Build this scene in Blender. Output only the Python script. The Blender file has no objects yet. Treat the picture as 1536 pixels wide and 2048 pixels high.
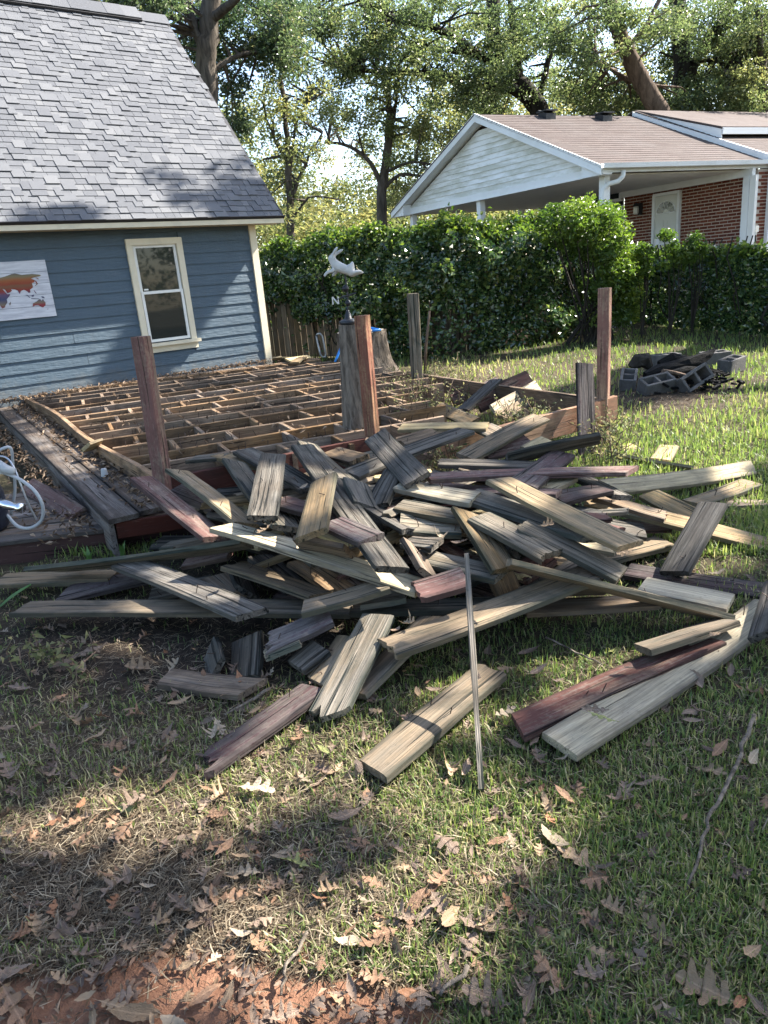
import bpy, bmesh, math, random
import numpy as np
from mathutils import Vector, Matrix, noise as mnoise

random.seed(7); rng = np.random.default_rng(7)
R_ = math.radians
scn = bpy.context.scene
COL = scn.collection

# ------------------------------------------------------------------ camera
EYE = 1.45
FPX = 1450.0                       # focal length in photo pixels (1536 x 2048)
_d = Vector((392.0, -4476.0, -FPX)).normalized(); _up = -_d
_f = Vector((0, 0, -1)); _y = (_f - _up*_f.dot(_up)).normalized(); _x = _y.cross(_up)
CAMR = Matrix((_x, _y, _up))        # camera space -> world
cam_data = bpy.data.cameras.new('camera')
cam = bpy.data.objects.new('camera', cam_data); COL.objects.link(cam)
cam.matrix_world = Matrix.Translation((0, 0, EYE)) @ CAMR.to_4x4()
cam_data.sensor_fit = 'VERTICAL'; cam_data.sensor_height = 36.0
cam_data.lens = FPX/2048.0*36.0
cam_data.clip_end = 600.0; cam_data.clip_start = 0.05
scn.camera = cam

# ------------------------------------------------------------------ sky and sun
SUN_AZ, SUN_EL = 68.0, 43.0         # degrees right of the view, above the horizon
world = bpy.data.worlds.new('World'); scn.world = world; world.use_nodes = True
wn = world.node_tree; wn.nodes.clear()
wo = wn.nodes.new('ShaderNodeOutputWorld'); bg = wn.nodes.new('ShaderNodeBackground')
sky = wn.nodes.new('ShaderNodeTexSky'); sky.sky_type = 'NISHITA'; sky.sun_disc = False
sky.sun_elevation = R_(SUN_EL); sky.sun_rotation = R_(SUN_AZ)
sky.air_density = 1.0; sky.dust_density = 1.2; sky.ozone_density = 1.0
bg.inputs['Strength'].default_value = 0.105
wn.links.new(sky.outputs[0], bg.inputs[0]); wn.links.new(bg.outputs[0], wo.inputs[0])
SUNV = Vector((math.cos(R_(SUN_EL))*math.sin(R_(SUN_AZ)), math.cos(R_(SUN_EL))*math.cos(R_(SUN_AZ)), math.sin(R_(SUN_EL))))
sd = bpy.data.lights.new('sun', 'SUN'); sd.energy = 5.0; sd.angle = R_(0.55); sd.color = (1.0, 0.95, 0.87)
so = bpy.data.objects.new('sun', sd); COL.objects.link(so)
so.rotation_euler = SUNV.to_track_quat('Z', 'Y').to_euler(); so.location = (10, 10, 20)
scn.view_settings.view_transform = 'Standard'; scn.view_settings.look = 'None'
scn.view_settings.exposure = 2.1; scn.view_settings.gamma = 1.0
scn.view_settings.use_curve_mapping = False
scn.view_settings.use_white_balance = True; scn.view_settings.white_balance_temperature = 6600.0; scn.view_settings.white_balance_tint = 10.0
scn.render.engine = 'CYCLES'
scn.cycles.max_bounces = 5; scn.cycles.diffuse_bounces = 3; scn.cycles.glossy_bounces = 2; scn.cycles.use_adaptive_sampling = True; scn.cycles.adaptive_threshold = 0.02
scn.cycles.use_denoising = True

# ------------------------------------------------------------------ survey helpers: photo point -> place
def ray(px, py): return CAMR @ Vector(((px-768.0)/FPX, -(py-1024.0)/FPX, -1.0))
EYEV = Vector((0, 0, EYE))
def atz(px, py, z=0.0):
    v = ray(px, py); return EYEV + v*((z-EYE)/v.z)
def aty(px, py, Y):
    v = ray(px, py); return EYEV + v*(Y/v.y)
def atpl(px, py, p, n):
    v = ray(px, py); return EYEV + v*((p-EYEV).dot(n)/v.dot(n))
def proj(p):
    q = CAMR.transposed() @ (Vector(p)-EYEV)
    return (768+FPX*q.x/-q.z, 1024-FPX*q.y/-q.z)

# ------------------------------------------------------------------ object helpers
def setp(o, label=None, cat=None, group=None, kind=None):
    if label: o['label'] = label
    if cat: o['category'] = cat
    if group: o['group'] = group
    if kind: o['kind'] = kind
    return o
def thing(name, label, cat, loc=(0, 0, 0), group=None):
    o = bpy.data.objects.new(name, None); COL.objects.link(o)
    o.empty_display_size = 0.1; o.location = loc
    return setp(o, label, cat, group)
def link(name, me, mat=None, parent=None, M=None, **kw):
    """link a mesh; M is its world matrix; parent must be an unrotated Empty or an object placed at matrix identity/M"""
    o = bpy.data.objects.new(name, me); COL.objects.link(o)
    if mat is not None and len(me.materials) == 0: me.materials.append(mat)
    M = M or Matrix.Identity(4)
    if parent is not None:
        o.parent = parent
        o.matrix_parent_inverse = wm(parent).inverted()
    o.matrix_basis = M
    return setp(o, **kw)
def wm(o):
    if o.parent is None: return o.matrix_basis.copy()
    return wm(o.parent) @ o.matrix_parent_inverse @ o.matrix_basis
def mesh(name, V, F, smooth=False):
    me = bpy.data.meshes.new(name); me.from_pydata([tuple(v) for v in V], [], F)
    if smooth:
        me.polygons.foreach_set('use_smooth', [True]*len(me.polygons))
    me.update(); return me
class MB:
    """collects shapes into ONE mesh"""
    def __init__(s): s.V = []; s.F = []
    def add(s, V, F):
        b = len(s.V); s.V += [Vector(v) for v in V]; s.F += [tuple(i+b for i in f) for f in F]; return s
    def box(s, c, ax, d):
        """centre, (x,y,z) axes, full sizes"""
        c = Vector(c); a = [Vector(v)*(k/2) for v, k in zip(ax, d)]
        V = [c+a[0]*i+a[1]*j+a[2]*k for i in (-1, 1) for j in (-1, 1) for k in (-1, 1)]
        return s.add(V, [(0, 1, 3, 2), (4, 6, 7, 5), (0, 4, 5, 1), (2, 3, 7, 6), (0, 2, 6, 4), (1, 5, 7, 3)])
    def prism(s, pts, off):
        """polygon (3D points) extruded by vector off"""
        n = len(pts); off = Vector(off); P = [Vector(p) for p in pts]
        return s.add(P+[p+off for p in P], [tuple(range(n))[::-1], tuple(range(n, 2*n))]+[(i, (i+1) % n, n+(i+1) % n, n+i) for i in range(n)])
    def tube(s, pts, rad, n=8, cap=True):
        pts = [Vector(p) for p in pts]; m = len(pts)
        rad = rad if hasattr(rad, '__len__') else [rad]*m
        V = []; F = []; up = None
        for i, p in enumerate(pts):
            t = (pts[min(i+1, m-1)]-pts[max(i-1, 0)]).normalized()
            if up is None:
                up = Vector((0, 0, 1)) if abs(t.z) < .9 else Vector((1, 0, 0))
            a = (up-t*up.dot(t)).normalized(); up = a; b = t.cross(a)
            for k in range(n):
                th = 2*math.pi*k/n; V.append(p+(a*math.cos(th)+b*math.sin(th))*rad[i])
        for i in range(m-1):
            for k in range(n):
                F.append((i*n+k, i*n+(k+1) % n, (i+1)*n+(k+1) % n, (i+1)*n+k))
        if cap: F += [tuple(range(n))[::-1], tuple(range((m-1)*n, m*n))]
        return s.add(V, F)
    def lathe(s, c, prof, n=16):
        c = Vector(c); V = []; F = []; m = len(prof)
        for r, z in prof:
            for k in range(n):
                th = 2*math.pi*k/n; V.append(c+Vector((r*math.cos(th), r*math.sin(th), z)))
        for i in range(m-1):
            for k in range(n): F.append((i*n+k, i*n+(k+1) % n, (i+1)*n+(k+1) % n, (i+1)*n+k))
        F += [tuple(range(n))[::-1], tuple(range((m-1)*n, m*n))]
        return s.add(V, F)
    def build(s, name, mat, parent=None, smooth=False, **kw):
        return link(name, mesh(name, s.V, s.F, smooth), mat, parent, **kw)
def fast_mesh(name, V, F, attrs=None, smooth=False):
    """V (n,3) float, F (m,k) int arrays; attrs {name: (n,) or (n,3)} per vertex"""
    V = np.asarray(V, np.float32); F = np.asarray(F, np.int32); m, k = F.shape
    me = bpy.data.meshes.new(name)
    me.vertices.add(len(V)); me.vertices.foreach_set('co', V.ravel())
    me.loops.add(m*k); me.loops.foreach_set('vertex_index', F.ravel())
    me.polygons.add(m); me.polygons.foreach_set('loop_start', np.arange(0, m*k, k, dtype=np.int32))
    me.polygons.foreach_set('loop_total', np.full(m, k, np.int32))
    me.polygons.foreach_set('use_smooth', np.full(m, bool(smooth)))
    me.update(calc_edges=True)
    for an, a in (attrs or {}).items():
        a = np.asarray(a, np.float32)
        if a.ndim == 1:
            at = me.attributes.new(an, 'FLOAT', 'POINT'); at.data.foreach_set('value', a)
        else:
            at = me.attributes.new(an, 'FLOAT_COLOR', 'POINT')
            at.data.foreach_set('color', np.concatenate([a, np.ones((len(a), 1), np.float32)], 1).ravel())
    return me
UX, UY, UZ = Vector((1, 0, 0)), Vector((0, 1, 0)), Vector((0, 0, 1))
def hdir(deg): return Vector((math.cos(R_(deg)), math.sin(R_(deg)), 0))
def frame(x, z=UZ):
    x = Vector(x).normalized(); y = Vector(z).cross(x).normalized(); return x, y, x.cross(y)
def mat_from(c, ax):
    M = Matrix.Identity(4)
    for i in range(3):
        for r in range(3): M[r][i] = ax[i][r]
    M.translation = c; return M

# ------------------------------------------------------------------ materials
class NT:
    def __init__(s, name):
        s.m = bpy.data.materials.new(name); s.m.use_nodes = True; s.t = s.m.node_tree; s.t.nodes.clear()
        s.out = s.n('OutputMaterial')
    def n(s, kind, **kw):
        nd = s.t.nodes.new('ShaderNode'+kind)
        for k, v in kw.items(): setattr(nd, k, v)
        return nd
    def l(s, a, b): s.t.links.new(a, b)
    def inp(s, sock, v):
        if isinstance(v, bpy.types.NodeSocket): s.l(v, sock)
        else: sock.default_value = v
    def math(s, op, a, b=0.0, clamp=False):
        nd = s.n('Math', operation=op, use_clamp=clamp); s.inp(nd.inputs[0], a); s.inp(nd.inputs[1], b); return nd.outputs[0]
    def vmath(s, op, a, b):
        nd = s.n('VectorMath', operation=op); s.inp(nd.inputs[0], a); s.inp(nd.inputs[1], b); return nd.outputs[0]
    def noise(s, vec, scale, detail=4, rough=.6, dist=0.0, out=0):
        nd = s.n('TexNoise'); s.l(vec, nd.inputs['Vector']); nd.inputs['Scale'].default_value = scale
        nd.inputs['Detail'].default_value = detail; nd.inputs['Roughness'].default_value = rough
        nd.inputs['Distortion'].default_value = dist; return nd.outputs[out]
    def ramp(s, fac, stops, interp='LINEAR'):
        nd = s.n('ValToRGB'); nd.color_ramp.interpolation = interp; e = nd.color_ramp.elements
        while len(e) < len(stops): e.new(0.5)
        for el, (p, c) in zip(e, stops):
            el.position = p; el.color = (c, c, c, 1) if not hasattr(c, '__len__') else (*c, 1)
        s.inp(nd.inputs[0], fac); return nd.outputs[0]
    def mix(s, fac, a, b, blend='MIX'):
        nd = s.n('Mix', data_type='RGBA', blend_type=blend); s.inp(nd.inputs[0], fac)
        for sk, v in ((nd.inputs[6], a), (nd.inputs[7], b)):
            s.inp(sk, v if isinstance(v, bpy.types.NodeSocket) else (*v, 1))
        return nd.outputs[2]
    def bump(s, h, strength=.5, dist=.01):
        nd = s.n('Bump'); s.l(h, nd.inputs['Height']); nd.inputs['Strength'].default_value = strength
        nd.inputs['Distance'].default_value = dist; return nd.outputs[0]
    def bsdf(s, col, rough=.8, normal=None, metallic=0.0, spec=.4, **kw):
        b = s.n('BsdfPrincipled'); s.inp(b.inputs['Base Color'], col if isinstance(col, bpy.types.NodeSocket) else (*col, 1))
        s.inp(b.inputs['Roughness'], rough); b.inputs['Metallic'].default_value = metallic
        b.inputs['Specular IOR Level'].default_value = spec
        if normal is not None: s.l(normal, b.inputs['Normal'])
        for k, v in kw.items(): s.inp(b.inputs[k.replace('_', ' ')], v)
        return b.outputs[0]
    def done(s, sh): s.l(sh, s.out.inputs['Surface']); return s.m
    def scaled(s, vec, sc):
        mp = s.n('Mapping'); s.l(vec, mp.inputs['Vector']); mp.inputs['Scale'].default_value = sc; return mp.outputs[0]
    def obj(s, rnd=True):
        tc = s.n('TexCoord'); v = tc.outputs['Object']
        if rnd:
            oi = s.n('ObjectInfo'); k = s.math('MULTIPLY', oi.outputs['Random'], 91.0)
            cb = s.n('CombineXYZ'); s.l(k, cb.inputs[0]); s.l(k, cb.inputs[1]); s.l(k, cb.inputs[2])
            return s.vmath('ADD', v, cb.outputs[0]), oi.outputs['Random']
        return v

def wood(name, tan, grey, dark, grey_amt=.5, crack=.4, paint=None, paint_amt=0.0, bumpd=.006, var=.38, stain=.6, edge=.75):
    """weathered lumber; grain runs along local X. tan/grey: bare wood, dark: cracks and grime"""
    s = NT(name); raw = s.obj(False); v, rnd = s.obj()
    fine = s.noise(s.scaled(v, (5, 190, 190)), 1.0, 3, .65)
    grain = s.noise(s.scaled(v, (1.3, 52, 52)), 1.0, 5, .7, .8)
    band = s.noise(s.scaled(v, (.9, 17, 17)), 1.0, 3, .55, 1.2)
    blot = s.noise(s.scaled(v, (2.2, 5, 5)), 1.0, 6, .68, .4)
    spot = s.noise(v, 42, 4, .7)
    c = s.mix(s.ramp(s.math('ADD', blot, s.math('MULTIPLY', s.math('SUBTRACT', band, .5), .45)), [(.66-grey_amt*.42, 0), (.82-grey_amt*.42, 1)]), tan, grey)
    c = s.mix(s.ramp(band, [(.38, .6), (.60, 0)]), c, tuple(a*.5 for a in tan))
    c = s.mix(s.ramp(grain, [(.34, .7), (.58, 0)]), c, tuple(a*.38 for a in tan))
    c = s.mix(s.ramp(fine, [(.34, .5), (.6, 0)]), c, dark)
    if paint:
        pm = s.math('ADD', s.math('MULTIPLY', grain, .42), s.math('ADD', s.math('MULTIPLY', blot, .42), s.math('MULTIPLY', spot, .22)))
        pf = s.ramp(pm, [(.76-paint_amt*.44, 0), (.82-paint_amt*.44, .92)])
        pc = s.mix(s.noise(v, 9.0, 5, .7), tuple(a*.62 for a in paint), tuple(min(1, a*1.35) for a in paint))
        c = s.mix(pf, c, pc)
        c = s.mix(s.ramp(s.noise(s.scaled(v, (6, 120, 120)), 1.0, 3, .6), [(.63, 0), (.70, .55)]), c, tuple(min(1, a*1.25) for a in grey))
    ck = s.ramp(s.noise(s.scaled(v, (1.5, 62, 62)), 1.0, 2, .5, .35), [(.29+crack*.10, 1), (.33+crack*.14, 0)])
    st = s.ramp(s.noise(s.scaled(v, (2.2, 3.5, 3.5)), 1.0, 5, .7, .8), [(.50, 0), (.70, stain)])
    c = s.mix(st, c, dark)
    c = s.mix(s.ramp(spot, [(.60, 0), (.72, .45)]), c, dark)
    sp = s.n('SeparateXYZ'); s.l(raw, sp.inputs[0])
    eg = s.ramp(s.math('ADD', s.math('MULTIPLY', s.math('ABSOLUTE', sp.outputs[1]), 10.0), s.math('MULTIPLY', s.math('SUBTRACT', blot, .5), .6)), [(.52, 0), (.76, edge)])
    c = s.mix(eg, c, dark)
    c = s.mix(s.math('MULTIPLY', ck, .88), c, tuple(a*.5 for a in dark))
    hs = s.n('HueSaturation'); s.l(c, hs.inputs['Color']); s.inp(hs.inputs['Value'], s.math('ADD', s.math('MULTIPLY', rnd, var*2), 1-var))
    s.inp(hs.inputs['Saturation'], s.math('ADD', s.math('MULTIPLY', s.math('FRACT', s.math('MULTIPLY', rnd, 7.31)), .45), .70))
    h = s.math('SUBTRACT', s.math('ADD', s.math('MULTIPLY', grain, .5), s.math('MULTIPLY', fine, .35)), s.math('MULTIPLY', ck, .8))
    return s.done(s.bsdf(hs.outputs[0], s.ramp(grain, [(.3, .75), (.7, .95)]), s.bump(h, .9, bumpd), spec=.2))
def plain(name, col, rough=.7, nsc=6.0, amt=.12, dirt=None, dirt_amt=.4, bsc=60.0, bst=.15, metallic=0.0, spec=.4, **kw):
    s = NT(name); v, rnd = s.obj()
    n = s.noise(v, nsc, 5, .6)
    c = s.mix(n, tuple(max(0, a*(1-amt*2)) for a in col), tuple(min(1, a*(1+amt*2)) for a in col))
    if dirt:
        c = s.mix(s.ramp(s.noise(v, nsc*.55, 6, .65, .3), [(.5, 0), (.68, dirt_amt)]), c, dirt)
    return s.done(s.bsdf(c, rough, s.bump(s.noise(v, bsc, 4, .6), bst, .01), metallic, spec, **kw))
def leafy(name, stops, trans=.35, rough=.45, spec=.45, gain=1.0):
    """leaves: colour picked per leaf by the point attribute rnd"""
    s = NT(name); at = s.n('Attribute', attribute_name='rnd')
    c = s.ramp(at.outputs['Fac'], stops)
    p = s.bsdf(c, rough, None, 0, spec)
    tr = s.n('BsdfTranslucent'); hs = s.n('HueSaturation'); s.l(c, hs.inputs['Color']); hs.inputs['Saturation'].default_value = 1.12; hs.inputs['Value'].default_value = 1.7*gain
    s.l(hs.outputs[0], tr.inputs['Color'])
    mx = s.n('MixShader'); mx.inputs[0].default_value = trans; s.l(p, mx.inputs[1]); s.l(tr.outputs[0], mx.inputs[2])
    return s.done(mx.outputs[0])
# ================================================================== materials of the place
M = {}
M['grey'] = wood('weathered_grey_wood', (.23, .175, .115), (.26, .22, .17), (.026, .039, .032), .75, .6, bumpd=.010)
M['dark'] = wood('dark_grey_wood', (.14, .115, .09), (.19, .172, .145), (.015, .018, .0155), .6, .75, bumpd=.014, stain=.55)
M['tan'] = wood('tan_wood', (.35, .235, .125), (.27, .205, .135), (.032, .042, .03), .5, .35, stain=.7)
M['pale'] = wood('pale_wood', (.60, .48, .26), (.52, .42, .25), (.09, .07, .05), .4, .2, stain=.5, var=.2)
M['brown'] = wood('brown_wood', (.33, .22, .125), (.29, .23, .165), (.035, .026, .02), .4, .4, stain=.6)
M['maroon'] = wood('worn_maroon_paint', (.24, .17, .13), (.25, .20, .18), (.03, .02, .018), .5, .45, (.105, .048, .040), .62)
M['purple'] = wood('faded_purple_paint', (.18, .145, .125), (.20, .165, .155), (.022, .017, .018), .5, .7, (.082, .046, .046), .56)
M['char'] = wood('charred_wood', (.012, .011, .010), (.03, .028, .027), (.003, .003, .003), .4, .7, bumpd=.015)
M['joist'] = wood('joist_wood', (.31, .195, .11), (.25, .18, .12), (.03, .021, .015), .5, .3, stain=.8, var=.35)
M['redpost'] = wood('red_stained_post', (.33, .19, .10), (.27, .19, .13), (.045, .024, .015), .4, .4, (.15, .042, .028), .68)
M['orangepost'] = wood('orange_brown_post', (.40, .205, .09), (.33, .19, .10), (.05, .026, .014), .35, .35, (.17, .052, .028), .58, var=.15)
M['redrim'] = wood('dark_red_stained_rim', (.13, .065, .045), (.13, .085, .065), (.02, .013, .01), .4, .3, (.060, .020, .015), .95, var=.15)
M['orange'] = wood('orange_stained_rim', (.42, .23, .11), (.36, .21, .11), (.07, .035, .02), .3, .15, (.33, .14, .06), .55, var=.1)
M['stepwood'] = wood('step_tread_wood', (.21, .155, .115), (.23, .205, .185), (.03, .025, .022), .6, .3, (.13, .075, .07), .35)
M['fence'] = wood('fence_board_wood', (.22, .155, .09), (.21, .17, .125), (.04, .03, .02), .5, .3)
M['bark'] = None
def bark(name, a, b, sc=9.0, d=.03):
    s = NT(name); v, rnd = s.obj()
    w = s.noise(s.scaled(v, (sc, sc, sc*.22)), 1.0, 5, .65, .7)
    n2 = s.noise(v, 5.0, 4, .6)
    c = s.mix(s.ramp(w, [(.36, 0), (.62, 1)]), a, b); c = s.mix(s.math('MULTIPLY', n2, .5), c, tuple(x*.6 for x in b))
    return s.done(s.bsdf(c, .92, s.bump(w, 1.0, d), spec=.15))
M['bark'] = bark('oak_bark', (.035, .028, .022), (.13, .108, .085))
M['barkdark'] = bark('dark_bark', (.014, .012, .010), (.05, .042, .034))
M['barkbrown'] = bark('brown_bark', (.05, .034, .024), (.17, .12, .085))
M['logbark'] = bark('log_bark', (.045, .036, .027), (.235, .195, .155), 26.0, .02)
M['stumpbark'] = bark('stump_bark', (.03, .024, .018), (.19, .155, .12), 16.0, .05)
M['logtop'] = plain('cut_log_top', (.33, .29, .23), .85, 12, .25, (.08, .06, .05), .5)
M['white'] = plain('white_vinyl', (.80, .81, .80), .55, 2.0, .03, (.42, .42, .36), .25, bst=.05)
M['cream'] = plain('cream_trim_paint', (.68, .60, .44), .6, 5.0, .06, (.42, .38, .28), .35, bst=.1)
M['shutwhite'] = plain('window_white', (.74, .72, .66), .5, 4, .04, bst=.05)
M['metalgrey'] = plain('galvanised_metal', (.45, .46, .48), .35, 8, .08, metallic=.8)
M['chrome'] = plain('chrome', (.75, .75, .76), .12, 8, .03, metallic=1.0, bst=.02)
M['black'] = plain('black_metal', (.022, .022, .024), .5, 10, .15, spec=.4)
M['iron'] = plain('dark_iron', (.028, .03, .034), .45, 14, .3, (.06, .05, .04), .4, metallic=.4)
M['navy'] = plain('navy_plastic', (.018, .022, .035), .3, 4, .1, spec=.5)
M['hosewhite'] = plain('pale_plastic_hose', (.36, .37, .37), .35, 8, .05, spec=.5)
M['blue'] = plain('blue_hose', (.03, .22, .62), .4, 8, .1)
M['block'] = plain('cinder_block', (.10, .095, .09), .95, 14, .3, (.07, .062, .056), .8, bsc=140, bst=.6)
M['rabbit'] = plain('pale_stone_rabbit', (.46, .45, .42), .8, 14, .1, (.30, .29, .26), .45, bsc=50, bst=.3)
M['soffit'] = plain('carport_ceiling', (.80, .79, .75), .7, 3, .05, bst=.05)
M['doorwhite'] = plain('door_white', (.66, .66, .60), .5, 3, .03, bst=.03)
M['nail'] = plain('rusty_nail', (.05, .032, .024), .6, 20, .3, metallic=.6)
M['mortar'] = plain('mortar', (.50, .42, .35), .95, 20, .15)
M['dirtdark'] = plain('dark_soil', (.045, .034, .026), .95, 9, .35, (.09, .065, .045), .5, bsc=40, bst=.8)
M['lampglass'] = plain('lamp_glass', (.55, .53, .47), .15, 8, .05, spec=.6)
def glass(name, tint=(.02, .024, .022)):
    s = NT(name); v = s.obj(False)
    return s.done(s.bsdf(tint, .03, s.bump(s.noise(v, 1.3, 2, .4), .02, .05), spec=.45))
M['glass'] = glass('dark_window_glass')
def siding_mat():
    s = NT('blue_siding_paint'); v, rnd = s.obj()
    c = s.mix(s.noise(v, 2.2, 4, .6), (.054, .084, .110), (.068, .102, .132))
    c = s.mix(s.ramp(s.noise(v, 7.0, 6, .65), [(.62, 0), (.74, .35)]), c, (.13, .15, .165))
    ge = s.n('NewGeometry'); sz = s.n('SeparateXYZ'); s.l(ge.outputs['Position'], sz.inputs[0])
    c = s.mix(s.ramp(s.math('ADD', sz.outputs[2], s.math('MULTIPLY', s.noise(ge.outputs['Position'], 5, 5, .7), .9)), [(.62, .75), (1.15, 0)]), c, (.12, .115, .10))
    c = s.mix(s.ramp(s.noise(s.scaled(ge.outputs['Position'], (1.2, 1.2, .35)), 4, 5, .65), [(.5, 0), (.75, .3)]), c, (.05, .062, .075))
    g = s.noise(s.scaled(v, (5, 40, 40)), 1.0, 4, .65)
    h = s.math('ADD', s.math('MULTIPLY', g, .8), s.math('MULTIPLY', s.noise(v, 16, 4, .6), .6))
    return s.done(s.bsdf(c, .55, s.bump(h, .8, .012), spec=.4))
M['siding'] = siding_mat()
def shingle_mat(name, stops, use_attr, mottle=(.55, 1.35)):
    s = NT(name); v, rnd = s.obj()
    if use_attr: rnd = s.n('Attribute', attribute_name='rnd').outputs['Fac']
    c = s.ramp(rnd, stops)
    g = s.ramp(s.noise(v, 170, 3, .7), [(.3, mottle[0]), (.7, mottle[1])])
    c = s.mix(1.0, c, g, 'MULTIPLY')
    return s.done(s.bsdf(c, .9, s.bump(s.noise(v, 300, 2, .6), .4, .004), spec=.2))
_sh = [(0, (.100, .104, .114)), (.35, (.114, .118, .128)), (.7, (.128, .132, .141)), (1, (.150, .153, .160))]
M['shingle'] = shingle_mat('grey_shingle', _sh, False); M['shingle_a'] = shingle_mat('grey_shingle_field', _sh, True)
_bk = [(0, (.115, .032, .020)), (.4, (.165, .048, .028)), (.75, (.20, .065, .038)), (1, (.13, .042, .03))]
M['brick'] = shingle_mat('red_brick', _bk, False, (.75, 1.2)); M['brick_a'] = shingle_mat('red_brick_field', _bk, True, (.75, 1.2))

# ================================================================== ground
def sstep(a, b, t):
    t = np.clip((t-a)/(b-a), 0, 1); return t*t*(3-2*t)
def vnoise(x, y, sc, seed=0):
    """cheap smooth value noise, arrays ok"""
    x = np.asarray(x, float)*sc+seed*17.3; y = np.asarray(y, float)*sc-seed*9.7
    xi = np.floor(x); yi = np.floor(y); fx = x-xi; fy = y-yi; fx = fx*fx*(3-2*fx); fy = fy*fy*(3-2*fy)
    def h(a, b):
        t = np.sin(a*127.1+b*311.7+seed*74.7)*43758.5453; return t-np.floor(t)
    return (h(xi, yi)*(1-fx)+h(xi+1, yi)*fx)*(1-fy)+(h(xi, yi+1)*(1-fx)+h(xi+1, yi+1)*fx)*fy
def gz(x, y):
    x = np.asarray(x, float); y = np.asarray(y, float)
    z = sstep(14.5, 20, y)*1.05*sstep(-3, 3, x+.2*y-2)
    near = np.exp(-((y-4)/9.0)**2)
    return z+(vnoise(x, y, .9, 1)-.5)*.05*near+(vnoise(x, y, 4.0, 2)-.5)*.018*near
CR = np.array(CAMR.transposed())
def nproj(x, y, z):
    P = np.stack([np.asarray(x, float), np.asarray(y, float), np.asarray(z, float)-EYE], 0)
    q = CR @ P.reshape(3, -1); w = np.maximum(-q[2], .05)
    return (768+FPX*q[0]/w).reshape(np.shape(x)), (1024-FPX*q[1]/w).reshape(np.shape(x))
def blob(px, py, cx, cy, rx, ry): return np.exp(-(((px-cx)/rx)**2+((py-cy)/ry)**2))
def in_quad(x, y, poly):
    ins = np.zeros(len(x), bool); n = len(poly)
    for i in range(n):
        x0, y0 = poly[i][:2]; x1, y1 = poly[(i+1) % n][:2]
        ins ^= ((y0 > y) != (y1 > y)) & (x < (x1-x0)*(y-y0)/(y1-y0+1e-12)+x0)
    return ins
DECKP = [tuple(atz(px, py, .05))[:2] for px, py in ((40, 800), (300, 985), (330, 1010), (760, 905), (860, 860), (850, 745), (640, 718), (537, 716))]
# bare and grassy places of the yard, surveyed once from the photo and then fixed to the ground
def cover(x, y):
    """-> grass 0..1, bare clay 0..1, dark soil (also shade under the deck) 0..1, dry 0..1"""
    px, py = nproj(x, y, np.zeros_like(np.asarray(x, float)))
    inside = (np.asarray(y) > .7)
    clay = 1.4*blob(px, py, 540, 2035, 340, 100)+.95*blob(px, py, 80, 2030, 250, 90)+.65*blob(px, py, 330, 1910, 150, 60)+.3*blob(px, py, 480, 1840, 120, 50)+.5*blob(px, py, 780, 2000, 120, 50)
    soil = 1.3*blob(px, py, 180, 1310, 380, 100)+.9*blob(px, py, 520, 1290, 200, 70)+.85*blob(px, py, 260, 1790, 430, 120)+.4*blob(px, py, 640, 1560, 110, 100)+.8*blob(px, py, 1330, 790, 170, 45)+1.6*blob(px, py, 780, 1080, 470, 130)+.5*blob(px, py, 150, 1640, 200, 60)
    dry = .16+1.1*blob(px, py, 300, 1800, 560, 190)+.4*blob(px, py, 250, 1500, 400, 120)+.6*blob(px, py, 80, 1480, 150, 60)+.7*blob(px, py, 900, 790, 160, 70)+.6*blob(px, py, 1350, 800, 230, 40)+.5*blob(px, py, 640, 1700, 150, 100)+.35*blob(px, py, 1050, 1950, 200, 90)+.45*blob(px, py, 1000, 1750, 120, 80)+.35*blob(px, py, 1100, 740, 300, 25)
    n = vnoise(x, y, 3.1, 3)*.45+vnoise(x, y, 9.0, 4)*.3+vnoise(x, y, 26.0, 5)*.25
    clay = sstep(.38, .75, clay+(n-.5)*.95); soil = np.clip(soil+(n-.5)*.5, 0, 1); dry = np.clip(dry+(n-.5)*.6, 0, 1)
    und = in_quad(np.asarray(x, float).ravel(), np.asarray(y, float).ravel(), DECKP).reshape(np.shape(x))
    soil = np.where(und, 1.0, soil); dry = np.where(und, 0, dry); clay = np.where(und, 0, clay)  # bare ground under the deck, darkened to stand in for its shade
    grass = np.clip(1.0-clay*1.1-soil*.85-dry*.45+(n-.5)*.3, 0, 1)
    return np.where(inside, grass, .8), np.where(inside, clay, 0), np.where(inside, soil, 0), np.where(inside, dry, .2)
gx = np.concatenate([-np.geomspace(160, 5.3, 34), np.arange(-5.2, 6.6, .06), np.geomspace(6.7, 180, 34)])
gy = np.concatenate([np.arange(-30, .6, 2.0), np.arange(.8, 7.0, .05), np.arange(7.0, 17, .16), np.geomspace(17.2, 420, 44)])
GX, GY = np.meshgrid(gx, gy); GZ = gz(GX, GY)
V = np.stack([GX, GY, GZ], -1).reshape(-1, 3)
nx, ny = len(gx), len(gy)
ii = (np.arange(ny-1)[:, None]*nx+np.arange(nx-1)[None]).ravel()
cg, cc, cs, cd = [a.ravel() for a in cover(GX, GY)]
gme = fast_mesh('ground', V, np.stack([ii, ii+1, ii+nx+1, ii+nx], 1), {'cov': np.stack([cc, cs, cd], 1)}, True)
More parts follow.
